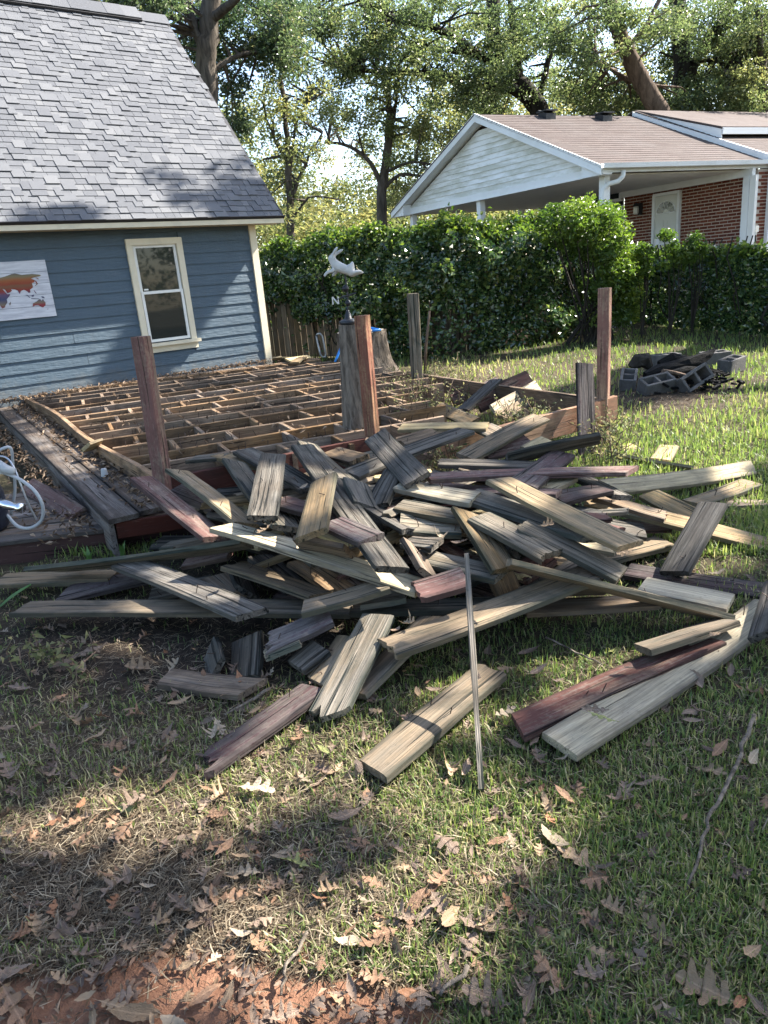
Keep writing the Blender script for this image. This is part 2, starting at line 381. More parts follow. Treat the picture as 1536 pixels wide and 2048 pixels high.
def ground_mat():
    s = NT('yard_soil'); v = s.obj(False)
    at = s.n('Attribute', attribute_name='cov'); sp = s.n('SeparateColor'); s.l(at.outputs['Color'], sp.inputs[0])
    n1 = s.noise(v, 22, 6, .7); n2 = s.noise(v, 90, 4, .7); n3 = s.noise(v, 5, 5, .6)
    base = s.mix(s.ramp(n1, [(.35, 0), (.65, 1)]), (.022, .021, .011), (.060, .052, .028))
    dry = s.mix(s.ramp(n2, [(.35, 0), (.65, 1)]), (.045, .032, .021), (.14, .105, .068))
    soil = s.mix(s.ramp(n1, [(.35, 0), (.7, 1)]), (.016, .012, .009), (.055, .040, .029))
    clay = s.mix(s.ramp(n1, [(.3, 0), (.7, 1)]), (.135, .066, .040), (.235, .125, .078))
    clay = s.mix(s.ramp(n2, [(.62, 0), (.72, .5)]), clay, (.12, .075, .05))
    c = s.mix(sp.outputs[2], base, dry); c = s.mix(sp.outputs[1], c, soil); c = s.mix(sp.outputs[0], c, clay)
    h = s.math('ADD', s.math('MULTIPLY', n1, .7), s.math('MULTIPLY', n2, .4))
    return s.done(s.bsdf(c, .95, s.bump(h, .9, .02), spec=.15))
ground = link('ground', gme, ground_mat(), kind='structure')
# ================================================================== blue shed
SD = hdir(37.0); SN = Vector((SD.y, -SD.x, 0))          # along the wall, out of the wall (towards the viewer)
SC = atz(537, 718, .36); SC.z = 0                        # foot of the right-hand corner
def W(s, z, off=0.0): return SC + SD*s + SN*off + UZ*z
def wpx(px, py, off=0.0):
    p = atpl(px, py, SC+SN*off, SN); return (p-SC).dot(SD), p.z
AX = (SD, -SN, UZ)
shed = thing('blue_shed', 'blue lap sided outbuilding with steep grey shingle roof behind the bare deck joists', 'shed', SC)
WL = -7.5                                                # wall runs past the left frame edge
ZE = 2.42
wall = MB().box(W(WL/2, 1.2, -.12), AX, (-WL-.02, .2, 2.5)).build('wall', M['siding'], shed)
# window opening position
ws0, wz1 = wpx(250, 484); ws1, _ = wpx(356, 477); _, wz0 = wpx(396, 676)
ws1b, _ = wpx(393, 676); ws1 = (ws1+ws1b)/2; ws0b, _ = wpx(287, 690); ws0 = (ws0+ws0b)/2
# lap boards, one by one
nb = 15; ez = 2.46; expo = (ez-.20)/nb
for i in range(nb):
    z0 = .20+i*expo; z1 = z0+expo+.015
    spans = [(WL, -.055)]
    if z1 > wz0-.02 and z0 < wz1+.02:
        spans = [(WL, ws0+.02), (ws1-.02, -.055)]
    sp2 = []
    for (a, b) in spans:
        cut = random.uniform(-4.3, -.8)
        sp2 += [(a, cut-.002), (cut+.002, b)] if a+.5 < cut < b-.5 else [(a, b)]
    for (a, b) in sp2:
        c0, c1 = W((a+b)/2, (z0+z1)/2), None
        L = (b-a)/2
        # local: x along the wall, y outwards, z up
        prof = [(-.021, 0), (.018+random.uniform(-.001, .0015), 0), (.003, z1-z0), (-.021, z1-z0)]
        Vv = [(x, -y, z) for x in (-L, L) for (y, z) in prof]
        Ff = [(0, 1, 2, 3), (7, 6, 5, 4)]+[(k, k+4, (k+1) % 4+4, (k+1) % 4) for k in range(4)]
        me = mesh('lap_board', Vv, Ff)
        link('lap_board', me, M['siding'], wall, mat_from(W((a+b)/2, z0, 0), (SD, -SN, UZ)))
cb = MB().box(W(-.01, 1.36, .012), AX, (.11, .06, 2.2)).build('corner_board', M['cream'], shed)
MB().box(W(.045, 1.36, -.06), AX, (.03, .10, 2.2)).build('corner_return', M['cream'], shed)
# soffit / fascia / frieze
OV = .36
E1 = atpl(569, 431, SC+SN*OV, SN); se1 = (E1-SC).dot(SD); zE = E1.z
# ridge end: solve for run and rise so that it lands where the photo shows it
best = None
for run in np.arange(1.5, 6.5, .02):
    p = atpl(334, 40, SC+SN*OV-SN*run, SN)
    e = abs((p-SC).dot(SD)-se1)
    if best is None or e < best[0]: best = (e, run, p.z)
RUN, ZR = best[1], best[2]
slope = math.atan2(ZR-zE, RUN); RS = (-SN*math.cos(slope)+UZ*math.sin(slope)); RN = RS.cross(SD)*-1
if RN.z < 0: RN = -RN
SLEN = math.hypot(RUN, ZR-zE)
MB().box(W((WL+se1)/2, zE-.055, OV-.03), AX, (se1-WL-.02, .022, .09)).build('fascia', M['cream'], shed)
MB().box(W((WL+.06)/2, 2.402+.05, .020), AX, (.06-WL, .03, .10)).build('frieze_board', M['cream'], shed)
MB().box(W((WL+se1)/2, zE-.088, OV/2), AX, (se1-WL-.03, OV-.06, .016)).build('soffit', M['cream'], shed)
gp = [W(.0, .1, -.15), W(.0, .1, -2*RUN+OV*2), W(0, zE-.1, -2*RUN+OV*2), W(0, ZR-.22, -RUN+OV), W(0, zE-.12, -.15)]
MB().prism(gp, SD*-.12).build('gable_wall', M['siding'], shed)
roof = MB()
def RP(s, t, o=0.0): return E1 + SD*s + RS*t + RN*o       # s<0 leftwards from the right eave tip, t up the slope
roof.prism([RP(0, -.01, -.03), RP(WL-1, -.01, -.03), RP(WL-1, SLEN, -.03), RP(0, SLEN, -.03)], RN*.022)
RSb = (SN*-1*math.cos(slope)-UZ*math.sin(slope)); top = RP(0, SLEN, 0)
roof.prism([top+RN*-.03, top+SD*(WL-1)+RN*-.03, top+SD*(WL-1)+RSb*SLEN-UZ*.03, top+RSb*SLEN-UZ*.03], UZ*.02)
roof = roof.build('roof', plain('roof_underlay', (.05, .05, .055), .95), shed)
MB().box(RP(WL/2-.5, -.012, -.012), (SD, RS, RN), (-WL+1, .012, .05)).build('drip_edge', M['black'], roof)
MB().box(RP(-.012, SLEN/2, -.07), (RS, SD, RN), (SLEN, .024, .12)).build('rake_board', M['cream'], roof)
# architectural shingles, tab by tab
nr = 42; rexp = SLEN/nr
tabs = []
for r in range(nr):
    s = -random.uniform(.0, .1)
    while s > -6.6:
        w = random.choice([.10, .12, .15, .18, .22])*random.uniform(.9, 1.1)
        w_ = min(w, 6.6+s) if s-w < -6.6 else w
        tabs.append((r, s, w_)); s -= w_
lamin = MB()
unit = MB().box((0, 0, 0), (UX, UY, UZ), (1, 1, 1)); ume = mesh('shingle', unit.V, unit.F); ume.materials.append(M['shingle'])
big = sorted(tabs, key=lambda t: t[0]-t[1]*-.0)     # the courses nearest the eave show largest
vis = [t for t in big if proj(RP(t[1]-t[2]/2, (t[0]+.5)*rexp))[0] > -10]
near = set(vis[:290])
FV, FF, FR = [], [], []
for t in tabs:
    r, s, w = t
    proud = random.choice([.001, .002, .011])
    c = RP(s-w/2, (r+.5)*rexp+.012, -.002+proud)
    tilt = math.atan2(.008, rexp)
    y = (RS*math.cos(tilt)-RN*math.sin(tilt)); z = SD.cross(y); z = z if z.z > 0 else -z
    d = (w-.005, rexp+.05, .011)
    if t in near:
        Mx = mat_from(c, (SD, y, z)) @ Matrix.Diagonal((*d, 1))
        o = bpy.data.objects.new('shingle', ume); COL.objects.link(o); o.parent = roof
        o.matrix_parent_inverse = wm(roof).inverted(); o.matrix_basis = Mx
    else:
        b = len(FV); m1 = MB().box(c, (SD, y, z), d); FV += m1.V; FF += [tuple(i+b for i in f) for f in m1.F]; FR += [random.random()]*8
me = fast_mesh('shingle_field', np.array([tuple(v) for v in FV]), np.array(FF), {'rnd': np.array(FR)})
link('shingle_field', me, M['shingle_a'], roof, kind='stuff')
# ridge vent strip
rv = MB().box(RP(WL/2-.75, SLEN-.05, .035), (SD, RS, RN), (-WL+.5, .26, .035))
rv.build('ridge_vent', M['black'], roof)
k = 0
s = -.5
while s > -6.6:
    MB().box(RP(s-.14, SLEN-.02, .062+.004*(k % 2)), (SD, RS, RN), (.285, .27, .012)).build('ridge_cap', M['shingle'], roof); s -= .28; k += 1
MB().box(RP(-.25, SLEN-.03, .02), (SD, RS, RN), (.5, .24, .014)).build('ridge_cap', M['shingle'], roof)
# window
win = MB(); fw = .085; zc = (wz0+wz1)/2; sc_ = (ws0+ws1)/2; ww = ws1-ws0; wh = wz1-wz0
for (s, z, a, b) in ((ws0+fw/2-.01, zc, fw, wh), (ws1-fw/2+.01, zc, fw, wh), (sc_, wz1-.01, ww+.02, .085)):
    win.box(W(s, z, .022+(.003 if a > .1 else 0)), AX, (a, .05, b))
win = win.build('window', M['cream'], shed)
MB().box(W(sc_, wz0-.02, .045), AX, (ww+.10, .11, .045)).build('sill', M['cream'], win)
MB().box(W(sc_, wz0-.085, .02), AX, (ww+.04, .03, .085)).build('apron', M['cream'], win)
i0, i1, j0, j1 = ws0+fw, ws1-fw, wz0+.02, wz1-.05; zm = (j0+j1)/2+.02
sw = .038
def sash(a, b, c, d, off):
    m = MB()
    m.box(W(a+sw/2, (c+d)/2, off), AX, (sw, .03, d-c)).box(W(b-sw/2, (c+d)/2, off), AX, (sw, .03, d-c))
    m.box(W((a+b)/2, c+sw/2, off+.001), AX, (b-a-2*sw, .028, sw)).box(W((a+b)/2, d-sw/2, off+.001), AX, (b-a-2*sw, .028, sw))
    m.build('sash', M['shutwhite'], win)
    MB().box(W((a+b)/2, (c+d)/2, off-.006), AX, (b-a-.05, .006, d-c-.05)).build('pane', M['glass'], win)
sash(i0, i1, zm-.02, j1, .0); sash(i0, i1, j0, zm+.02, .022)
stk_ = MB().box(W(i0+.09, zm+.045, .014), AX, (.06, .004, .02)).build('sticker', M['shutwhite'], win)

# ------------------------------------------------------------------ world map panel on the shed wall
a0, b1 = wpx(92, 519, .05); a1, b0 = wpx(112, 632, .05)
PR, PT, PB = (a0+a1)/2, b1, b0; PWID = 1.6*(PT-PB)
sign = thing('map_panel', 'whitewashed plank panel with a rainbow world map hung on the blue wall', 'wall art', W(PR-PWID/2, PB, .03))
def whitewash():
    s = NT('whitewashed_plank'); v, rnd = s.obj()
    g = s.noise(s.scaled(v, (3, 30, 30)), 1.0, 5, .65, .4)
    c = s.mix(s.ramp(g, [(.35, 1), (.6, 0)]), (.60, .60, .62), (.42, .42, .45))
    return s.done(s.bsdf(c, .8, s.bump(g, .3, .004)))
M['ww'] = whitewash(); pls = []
for i in range(5):
    h = (PT-PB)/5
    pls.append(link('plank', MB().box((0, 0, 0), (UX, UY, UZ), (PWID, .02, h-.004)).build('x_', None).data, M['ww'], sign, mat_from(W(PR-PWID/2, PB+h*(i+.5), .034), (SD, -SN, UZ))))
for o in [o for o in COL.objects if o.name.startswith('x_')]: bpy.data.objects.remove(o)
def mapmat():
    s = NT('rainbow_map_print'); tc = s.n('TexCoord'); v = tc.outputs['Object']
    sp = s.n('SeparateXYZ'); s.l(v, sp.inputs[0])
    f = s.math('ADD', s.math('DIVIDE', sp.outputs[2], PT-PB), s.math('MULTIPLY', s.math('SUBTRACT', s.noise(v, 6, 3, .5), .5), .05))
    c = s.ramp(f, [(.08, (.16, .035, .04)), (.22, (.22, .03, .035)), (.27, (.17, .13, .09)), (.36, (.045, .055, .12)), (.44, (.10, .06, .11)), (.50, (.22, .03, .02)), (.58, (.17, .08, .04)), (.62, (.24, .045, .02)), (.68, (.26, .09, .03)), (.74, (.18, .15, .08)), (.80, (.085, .07, .08)), (1, (.08, .075, .07))])
    return s.done(s.bsdf(c, .75))
mm = mapmat()
def land(pts, i):
    # print outlines in the zoomed photo crop (1536 px = 140 photo px)
    P = []
    for (x, y) in pts:
        s_, z_ = wpx(x/10.97, 500+y/10.97, .05); P.append((s_-PR, z_-PB))
    V0 = [Vector((x, -.0005, z)) for x, z in P]; n = len(V0)
    me = mesh('land_print', V0+[v+Vector((0, -.002, 0)) for v in V0], [tuple(range(n, 2*n))]+[(k, (k+1) % n, n+(k+1) % n, n+k) for k in range(n)])
    link('land_print', me, mm, sign, mat_from(W(PR, PB, .0465), (SD, -SN, UZ)))
land([(-1500, 560), (-900, 500), (-300, 600), (0, 610), (110, 580), (260, 525), (330, 515), (480, 545), (700, 525), (860, 540), (905, 555), (860, 580), (780, 590), (680, 625), (760, 660), (755, 710), (700, 725), (720, 790), (725, 820), (660, 870), (670, 930), (630, 940), (590, 900), (520, 870), (460, 900), (435, 965), (390, 890), (330, 865), (240, 860), (265, 890), (220, 930), (165, 950), (110, 870), (60, 855), (0, 860), (-200, 880), (-700, 900)], 0)
land([(0, 850), (60, 860), (120, 930), (160, 970), (225, 965), (215, 1000), (150, 1080), (165, 1150), (125, 1210), (110, 1260), (50, 1280), (10, 1230), (-60, 1100), (-200, 960), (-120, 880)], 1)
land([(720, 1240), (725, 1170), (800, 1130), (860, 1080), (890, 1080), (910, 1110), (945, 1075), (965, 1110), (1000, 1150), (1000, 1210), (945, 1262), (890, 1240), (850, 1210), (780, 1215)], 2)
for q in ([(205, 1170), (240, 1130), (235, 1190), (215, 1220)], [(570, 980), (600, 985), (665, 1040), (655, 1050)], [(690, 1000), (740, 975), (745, 1020), (700, 1025)], [(680, 1055), (860, 1065), (860, 1080), (690, 1070)], [(900, 1020), (950, 1015), (990, 1060), (930, 1050)], [(760, 655), (800, 690), (830, 745), (780, 785), (770, 775), (805, 745), (780, 700)], [(780, 595), (850, 630), (845, 645), (800, 620)], [(740, 870), (790, 930), (805, 955), (790, 960), (750, 900)], [(1030, 1295), (1065, 1285), (1045, 1305)]): land(q, 3)
# ================================================================== deck frame
ZD = .36
dA, dB, dD, dE = atz(55, 790, ZD), atz(640, 716, ZD), atz(1215, 797, ZD), atz(322, 955, ZD)
def lerp(a, b, t): return a+(b-a)*t
deck = thing('timber_deck', 'bare wooden deck frame of joists and blocking between shed and plank pile', 'deck', Vector((dE.x, dE.y, 0)))
def beam_mesh(name, L, h, t, seg=8, wob=.006, cham=.004):
    """lumber along local x, height z, thickness y, slightly uneven"""
    V, F = [], []
    ring = [(-t/2+cham, -h/2), (t/2-cham, -h/2), (t/2, -h/2+cham), (t/2, h/2-cham), (t/2-cham, h/2), (-t/2+cham, h/2), (-t/2, h/2-cham), (-t/2, -h/2+cham)]
    ph = random.uniform(0, 9)
    for i in range(seg+1):
        x = -L/2+L*i/seg; oy = math.sin(ph+x*1.3)*wob; oz = math.sin(ph*2+x*1.9)*wob*.6
        for (y, z) in ring: V.append((x, y+oy+random.uniform(-1, 1)*.0012, z+oz+random.uniform(-1, 1)*.0012))
    for i in range(seg):
        for k in range(8): F.append((i*8+k, (i+1)*8+k, (i+1)*8+(k+1) % 8, i*8+(k+1) % 8))
    F += [tuple(range(8)), tuple(range(seg*8, seg*8+8))[::-1]]
    return mesh(name, V, F)
def beam(name, a, b, h, t, mat, parent, **kw):
    """a,b: ends of the TOP centre line"""
    a, b = Vector(a), Vector(b); ax = frame(b-a); c = (a+b)/2-ax[2]*(h/2)
    return link(name, beam_mesh(name, (b-a).length, h, t, **kw), mat, parent, mat_from(c, ax))
NJ = 15; ends = []
for i in range(NJ):
    t = i/(NJ-1); a = lerp(dE, dA, t); b = lerp(dD, dB, t)
    if i == 0: ends.append((a, b)); continue
    lim = 870+random.uniform(-25, 25)
    if t < .62:
        for k in range(100, 0, -1):
            q = lerp(a, b, k/100)
            if proj(q)[0] < lim: b = q; break
    elif t < .85: b = lerp(a, b, .985)
    ends.append((a, b))
    dz = random.uniform(-.008, .004)
    beam('joist', a+UZ*dz, b+UZ*(dz+random.uniform(-.02, .005)), .20, .036, M['joist'], deck)
nails = MB()
for i in range(1, NJ):
    (a, b), (c, d) = ends[i-1], ends[i]
    L = (d-c).length; s = .22+.24*(i % 2)+random.uniform(-.05, .05)
    while s < L-.2:
        p = c+(d-c).normalized()*s
        u = (a-c)-(d-c).normalized()*((a-c).dot((d-c).normalized()))
        q = p+u
        if proj(p)[0] < 850 or i > 9:
            n_ = u.normalized()
            beam('blocking', p+n_*.022-UZ*random.uniform(0, .012), q-n_*.022-UZ*random.uniform(0, .012), .16, .036, M['joist'], deck, seg=2)
        s += .47+random.uniform(-.06, .06)
    s = .1
    while s < L:
        p = c+(d-c).normalized()*s+Vector((random.uniform(-.01, .01), random.uniform(-.01, .01), -.01))
        nails.tube([p, p+Vector((random.gauss(0, .012), random.gauss(0, .012), random.uniform(.03, .06)))], .003, 4)
        s += random.uniform(.05, .2)
nails.build('protruding_nails', M['nail'], deck, kind='stuff')
# rims
beam('left_rim', dE+UZ*.002-hdir(22)*.03, dA+UZ*.002-hdir(22)*.03, .20, .045, M['joist'], deck, seg=12, wob=.02)
cP = atz(745, 872, ZD)
beam('front_rim', dE-hdir(112)*.03+UZ*.003, cP-hdir(112)*.03+UZ*.003, .24, .042, M['redrim'], deck, wob=.004)
rB = dD-hdir(112)*.035
lB = atz(872, 884, .32)
beam('sagging_rim', lB, rB+UZ*.02+hdir(20)*.05, .20, .045, M['orange'], deck, seg=6, wob=.004)
beam('inner_rim', cP+hdir(112)*.02-UZ*.08, lB+hdir(110)*.06-UZ*.1, .2, .042, M['orange'], deck, seg=4)
beam('right_rim', lerp(dD, dB, .02)-UZ*.01, lerp(dD, dB, .55)-UZ*.02, .17, .042, M['joist'], deck)
beam('back_rim', dA+hdir(112)*.04, dB+hdir(112)*.04, .17, .042, M['joist'], deck)
# the four square posts left standing
def post(base, top, w, mat, ang, name='post', parent=deck, notch=0):
    ax2 = (Vector(top)-Vector(base)).normalized(); x = hdir(ang); x = (x-ax2*x.dot(ax2)).normalized(); y = ax2.cross(x)
    L = (Vector(top)-Vector(base)).length; me = beam_mesh(name, L, w, w, seg=8, wob=.003, cham=.006)
    return link(name, me, mat, parent, mat_from((Vector(base)+Vector(top))/2, (ax2, x, y)))
pb = atz(323, 957, ZD); post(pb-UZ*.34+hdir(-60)*0, aty(280, 673, pb.y), .088, M['redpost'], -18)
pb = atz(746, 872, ZD); post(pb-UZ*.34, aty(723, 631, pb.y), .086, M['orangepost'], -28)
pb = atz(1205, 800, ZD); post(pb-UZ*.35, aty(1209, 576, pb.y), .088, M['orangepost'], -32)
pb = atz(833, 752, ZD); post(pb-UZ*.36, aty(825, 587, pb.y), .112, M['grey'], 10, 'end_post')
# ------------------------------------------------------------------ steps on the left of the deck
ZS, ZP = .26, .15
dl = (dA-dE).normalized(); do = Vector((-dl.y, dl.x, 0)); do = do if do.x < 0 else -do
steps = thing('deck_steps', 'weathered two level deck step with leaf strewn treads and red riser at far left', 'steps', atz(150, 1060, 0))
s1 = atz(215, 1041, ZS); off = (s1-dE).dot(do); fr = (s1-dE).dot(dl); back = (dA-dE).length+.1
tw = (off-.06)/2
for k in range(2):
    o_ = .055+tw*(k+.5)
    beam('tread', dE+dl*(fr+(.0 if k else .02))+do*o_+UZ*(ZS-ZD), dE+dl*back+do*o_+UZ*(ZS-ZD), .03, tw-.008, M['stepwood'], steps, seg=12, wob=.006)
beam('side_board', dE+dl*(fr+.03)+do*(off-.025)+UZ*(ZS-ZD-.032), dE+dl*back+do*(off-.025)+UZ*(ZS-ZD-.032), .20, .03, M['stepwood'], steps, seg=12)
beam('riser', dE+dl*(fr+.05)+do*(off-.05)+UZ*(ZS-ZD-.032), dE+dl*(fr-.06)+do*.02+UZ*(ZS-ZD-.032), .10, .03, M['redrim'], steps, seg=4)
f0, f1 = atz(0, 1084, ZP), atz(300, 1047, ZP); fd = (f1-f0).normalized(); fb = Vector((-fd.y, fd.x, 0))
for k in range(9):
    w_ = .135; a = f0-fd*1.2+fb*(w_*(k+.5)); b = f0+fd*(1.25+.05*k)+fb*(w_*(k+.5))
    beam('platform_plank', a+UZ*random.uniform(-.003, .004), b+UZ*random.uniform(-.003, .004), .028, w_-.006, M['stepwood'], steps, seg=8, wob=.003)
beam('front_fascia', f0-fd*1.2+fb*.03-UZ*.03, f0+fd*1.30+fb*.03-UZ*.03, .20, .03, M['redrim'], steps, seg=6, wob=.003)
# ================================================================== neighbour's brick house with carport
N0 = aty(1217, 327, 16.5); ZEV = N0.z
NF = atz(805, 418, ZEV); NG = atz(1536, 320, ZEV)
nv = (NF-N0).normalized(); nu = (NG-N0).normalized(); NW = (NF-N0).length
nuo = Vector((nv.y, -nv.x, 0)); nuo = nuo if nuo.dot(nu) > 0 else -nuo     # away from the gable
AP = atpl(972, 228, N0, nuo); HR = AP.z-ZEV
def H(u, v, z): return N0+nu*u+nv*v+UZ*(z-ZEV)                            # u along the ridge, v along the gable
house = thing('brick_house', 'red brick house with white gabled carport beyond the ivy hedge', 'house', H(4, 2, 0))
HB = (nv, nuo, UZ)
half = NW/2
def roofz(v): return ZEV+HR*(1-abs(v-half)/half)
# white gable: lap siding boards one by one
zb = ZEV-.18; gh = ZEV+HR-.18-.02
MB().prism([H(.04, .5, ZEV-.1), H(.04, NW-.5, ZEV-.1), H(.04, half, ZEV+HR-.32)], nu*.05).build('gable_backing', M['white'], house)
nlap = 12; lap = (HR-.28)/nlap
def vinyl_mat():
    s = NT('mildewed_vinyl'); v, rnd = s.obj()
    sp = s.n('SeparateXYZ'); s.l(v, sp.inputs[0])
    m = s.math('MULTIPLY', s.ramp(s.noise(s.scaled(v, (.8, 1, 3)), 2.0, 4, .6), [(.38, 0), (.62, 1)]), s.ramp(s.math('ABSOLUTE', s.math('DIVIDE', sp.outputs[0], 2.6)), [(.10, .25), (1.0, 1.0)]))
    up = s.ramp(s.math('DIVIDE', sp.outputs[2], lap), [(.15, .15), (.85, 1.0)])
    c = s.mix(s.math('MULTIPLY', s.math('MULTIPLY', m, up), .55), (.86, .87, .86), (.36, .36, .24))
    return s.done(s.bsdf(c, .5, spec=.4))
vm = vinyl_mat()
for i in range(nlap):
    z0 = ZEV-.03+lap*i; z1 = z0+lap
    hv = half*(1-(z0-ZEV+.10)/HR)-.16; hv1 = half*(1-(z1-ZEV+.10)/HR)-.16
    if hv1 < .02: hv1 = .02
    # local x along gable, y out (towards viewer = -nuo), z up
    V0 = [(-hv, -.035, 0), (hv, -.035, 0), (hv1, -.012, lap+.006), (-hv1, -.012, lap+.006), (-hv, 0, 0), (hv, 0, 0), (hv1, 0, lap+.006), (-hv1, 0, lap+.006)]
    me = mesh('vinyl_lap', V0, [(0, 1, 2, 3), (1, 0, 4, 5), (0, 3, 7, 4), (2, 1, 5, 6), (3, 2, 6, 7)])
    link('vinyl_lap', me, vm, house, mat_from(H(.03, half, z0), (nv, nuo, UZ)))
MB().prism([H(-.01, .25, ZEV-.20), H(-.01, NW-.25, ZEV-.20), H(-.01, NW-.25, ZEV-.03), H(-.01, .25, ZEV-.03)], nuo*.04).build('gable_beam', M['white'], house)
# rake boards + boxed returns
for sgn in (0, 1):
    v0, v1 = (-.12, half) if sgn == 0 else (NW+.12, half)
    a0_, a1_ = H(-.32, v0, ZEV-.04), H(-.32, v1, ZEV+HR+.02)
    MB().prism([a0_, a1_, a1_-UZ*.19, a0_-UZ*.19], nuo*.03).build('rake_board', M['white'], house)
    b0_, b1_ = H(-.29, v0, ZEV-.17), H(-.29, v1, ZEV+HR-.11)
    MB().prism([b0_, b1_, b1_-UZ*.015, b0_-UZ*.015], nuo*.34).build('rake_soffit', M['white'], house)
    vv = .22 if sgn == 0 else NW-.22
    MB().prism([H(-.27, v0, ZEV-.22), H(-.27, v0+(vv-v0)*1.7, ZEV-.22), H(-.27, v0+(vv-v0)*1.7, ZEV+.06), H(-.27, v0, ZEV-.06)], nuo*.28).build('eave_return', M['white'], house)
# roof planes with courses
def brown_roof():
    s = NT('brown_roof_shingle'); tc = s.n('TexCoord'); v = tc.outputs['Object']
    br = s.n('TexBrick'); s.l(v, br.inputs['Vector']); br.inputs['Scale'].default_value = 1.0
    br.inputs['Brick Width'].default_value = .33; br.inputs['Row Height'].default_value = .14; br.inputs['Mortar Size'].default_value = .008
    br.inputs['Color1'].default_value = (.082, .062, .057, 1); br.inputs['Color2'].default_value = (.11, .086, .078, 1); br.inputs['Mortar'].default_value = (.07, .055, .05, 1)
    c = s.mix(s.ramp(s.noise(v, .9, 5, .6), [(.4, 0), (.7, .5)]), br.outputs['Color'], (.12, .105, .10))
    c = s.mix(1.0, c, s.ramp(s.noise(v, 60, 3, .7), [(.3, .65), (.7, 1.3)]), 'MULTIPLY')
    return s.done(s.bsdf(c, .92, s.bump(br.outputs['Fac'], -.4, .01), spec=.2))
bm_ = brown_roof()
sl = math.atan2(HR, half); nsl = (nv*math.cos(sl)+UZ*math.sin(sl)); SL = math.hypot(half, HR)
def slab(name, u0, u1, parent, dz=0.0, ext=.16):
    ncourse = 26; a = H(u0, 0, ZEV+dz)-nsl*ext; Ls = SL+ext; st = Ls/ncourse; nn = nu.cross(nsl); nn = nn if nn.z > 0 else -nn
    V, F = [], []
    for k in range(ncourse):                      # stepped courses, local x along eave, y up the slope
        b = len(V); y0, y1 = k*st, (k+1)*st
        V += [(0, y0, .008), (u1-u0, y0, .008), (u1-u0, y1, .001), (0, y1, .001), (0, y0, -.02), (u1-u0, y0, -.02)]
        F += [(b, b+1, b+2, b+3), (b+4, b+5, b+1, b)]
    V += [(0, 0, -.03), (u1-u0, 0, -.03), (u1-u0, Ls, -.03), (0, Ls, -.03)]; b = len(V); F.append((b-1, b-2, b-3, b-4))
    yy = nn.cross(nu); yy = yy if yy.dot(nsl) > 0 else -yy
    k1, k2 = nsl.dot(nu), nsl.dot(yy); V = [(x+y*k1, y*k2, z) for x, y, z in V]
    return link(name, mesh(name, V, F), bm_, parent, mat_from(a, (nu, yy, nn)))
slab('carport_roof', -.33, 4.75, house)
top_ = H(0, half, ZEV+HR)
MB().prism([H(-.33, half, ZEV+HR), H(4.75, half, ZEV+HR), H(4.75, NW+.16, ZEV-.07), H(-.33, NW+.16, ZEV-.07)], UZ*-.03).build('far_roof_slope', bm_, house)
# gutter + downspout
g0, g1 = H(-.34, -.17, ZEV-.02), H(4.9, -.17, ZEV-.02)
gp_ = [(-.065, .0), (-.055, -.09), (.02, -.10), (.05, 0), (.04, 0), (.015, -.088), (-.048, -.08), (-.055, 0)]
MB().prism([g0+nv*x+UZ*z for x, z in gp_], g1-g0).build('gutter', M['white'], house)
MB().box(H(2.3, -.05, ZEV-.10), (nu, nv, UZ), (5.1, .03, .16)).build('fascia', M['white'], house)
pts = [aty(px, py, H(.25, -.1, 0).y+dy) for px, py, dy in ((1247, 340, 0), (1246, 352, 0), (1237, 362, 0), (1217, 368, .1), (1207, 378, .15), (1205, 392, .15), (1205, 470, .15))]
MB().tube(pts, .052, 8).build('downspout', M['white'], house, smooth=True)
MB().box(H(2.35, half, ZEV-.19), (nu, nv, UZ), (4.8, NW-.3, .02)).build('carport_ceiling', M['soffit'], house)
zfl = 1.15
def column(u, v, w=.15):
    return MB().box(H(u, v, (zfl+ZEV-.2)/2), (nu, nv, UZ), (w, w, ZEV-.2-zfl)).build('carport_column', M['white'], house)
column(.12, .22); column(.12, half+.45); column(.12, NW-.35); column(4.0, NW-.3)
MB().box(H(4, 3.5, zfl-.2), (nu, nv, UZ), (9, 9, .35)).build('floor_slab', M['block'], house)
# brick wall parallel to the gable
UW = 4.22
def hb(px, py, u=UW):
    p = atpl(px, py, H(u, 0, 0), nuo); return (p-H(u, 0, 0)).dot(nv), p.z
vr, _ = hb(1487, 420); vl, _ = hb(1246, 430)
dv0, dzt = hb(1357, 386); dv1, _ = hb(1312, 392); dzb = dzt-2.05
wz_top = ZEV-.33
MB().box(H(UW+.12, (vr+vl)/2, (zfl+wz_top)/2+.05), HB, (vl-vr, .14, wz_top-zfl+.1)).build('mortar_wall', M['mortar'], house)
MB().box(H(UW-.0, (vr+vl)/2-.05, wz_top+.07), HB, (vl-vr+.3, .12, .17)).build('wall_top_trim', M['white'], house)
MB().box(H(UW-.02, vr-.07, (zfl+wz_top)/2), HB, (.15, .12, wz_top-zfl)).build('corner_trim', M['white'], house)
MB().box(H(UW+.0, vr-.22, (zfl+wz_top)/2), HB, (.14, .10, wz_top-zfl)).build('corner_post', M['soffit'], house)
bl, bh, jt = .195, .054, .022
ubm = MB().box((0, 0, 0), (UX, UY, UZ), (1, 1, 1)); bme = mesh('brick', ubm.V, ubm.F); bme.materials.append(M['brick'])
bricks = []
rws = int((wz_top-zfl)/(bh+jt))
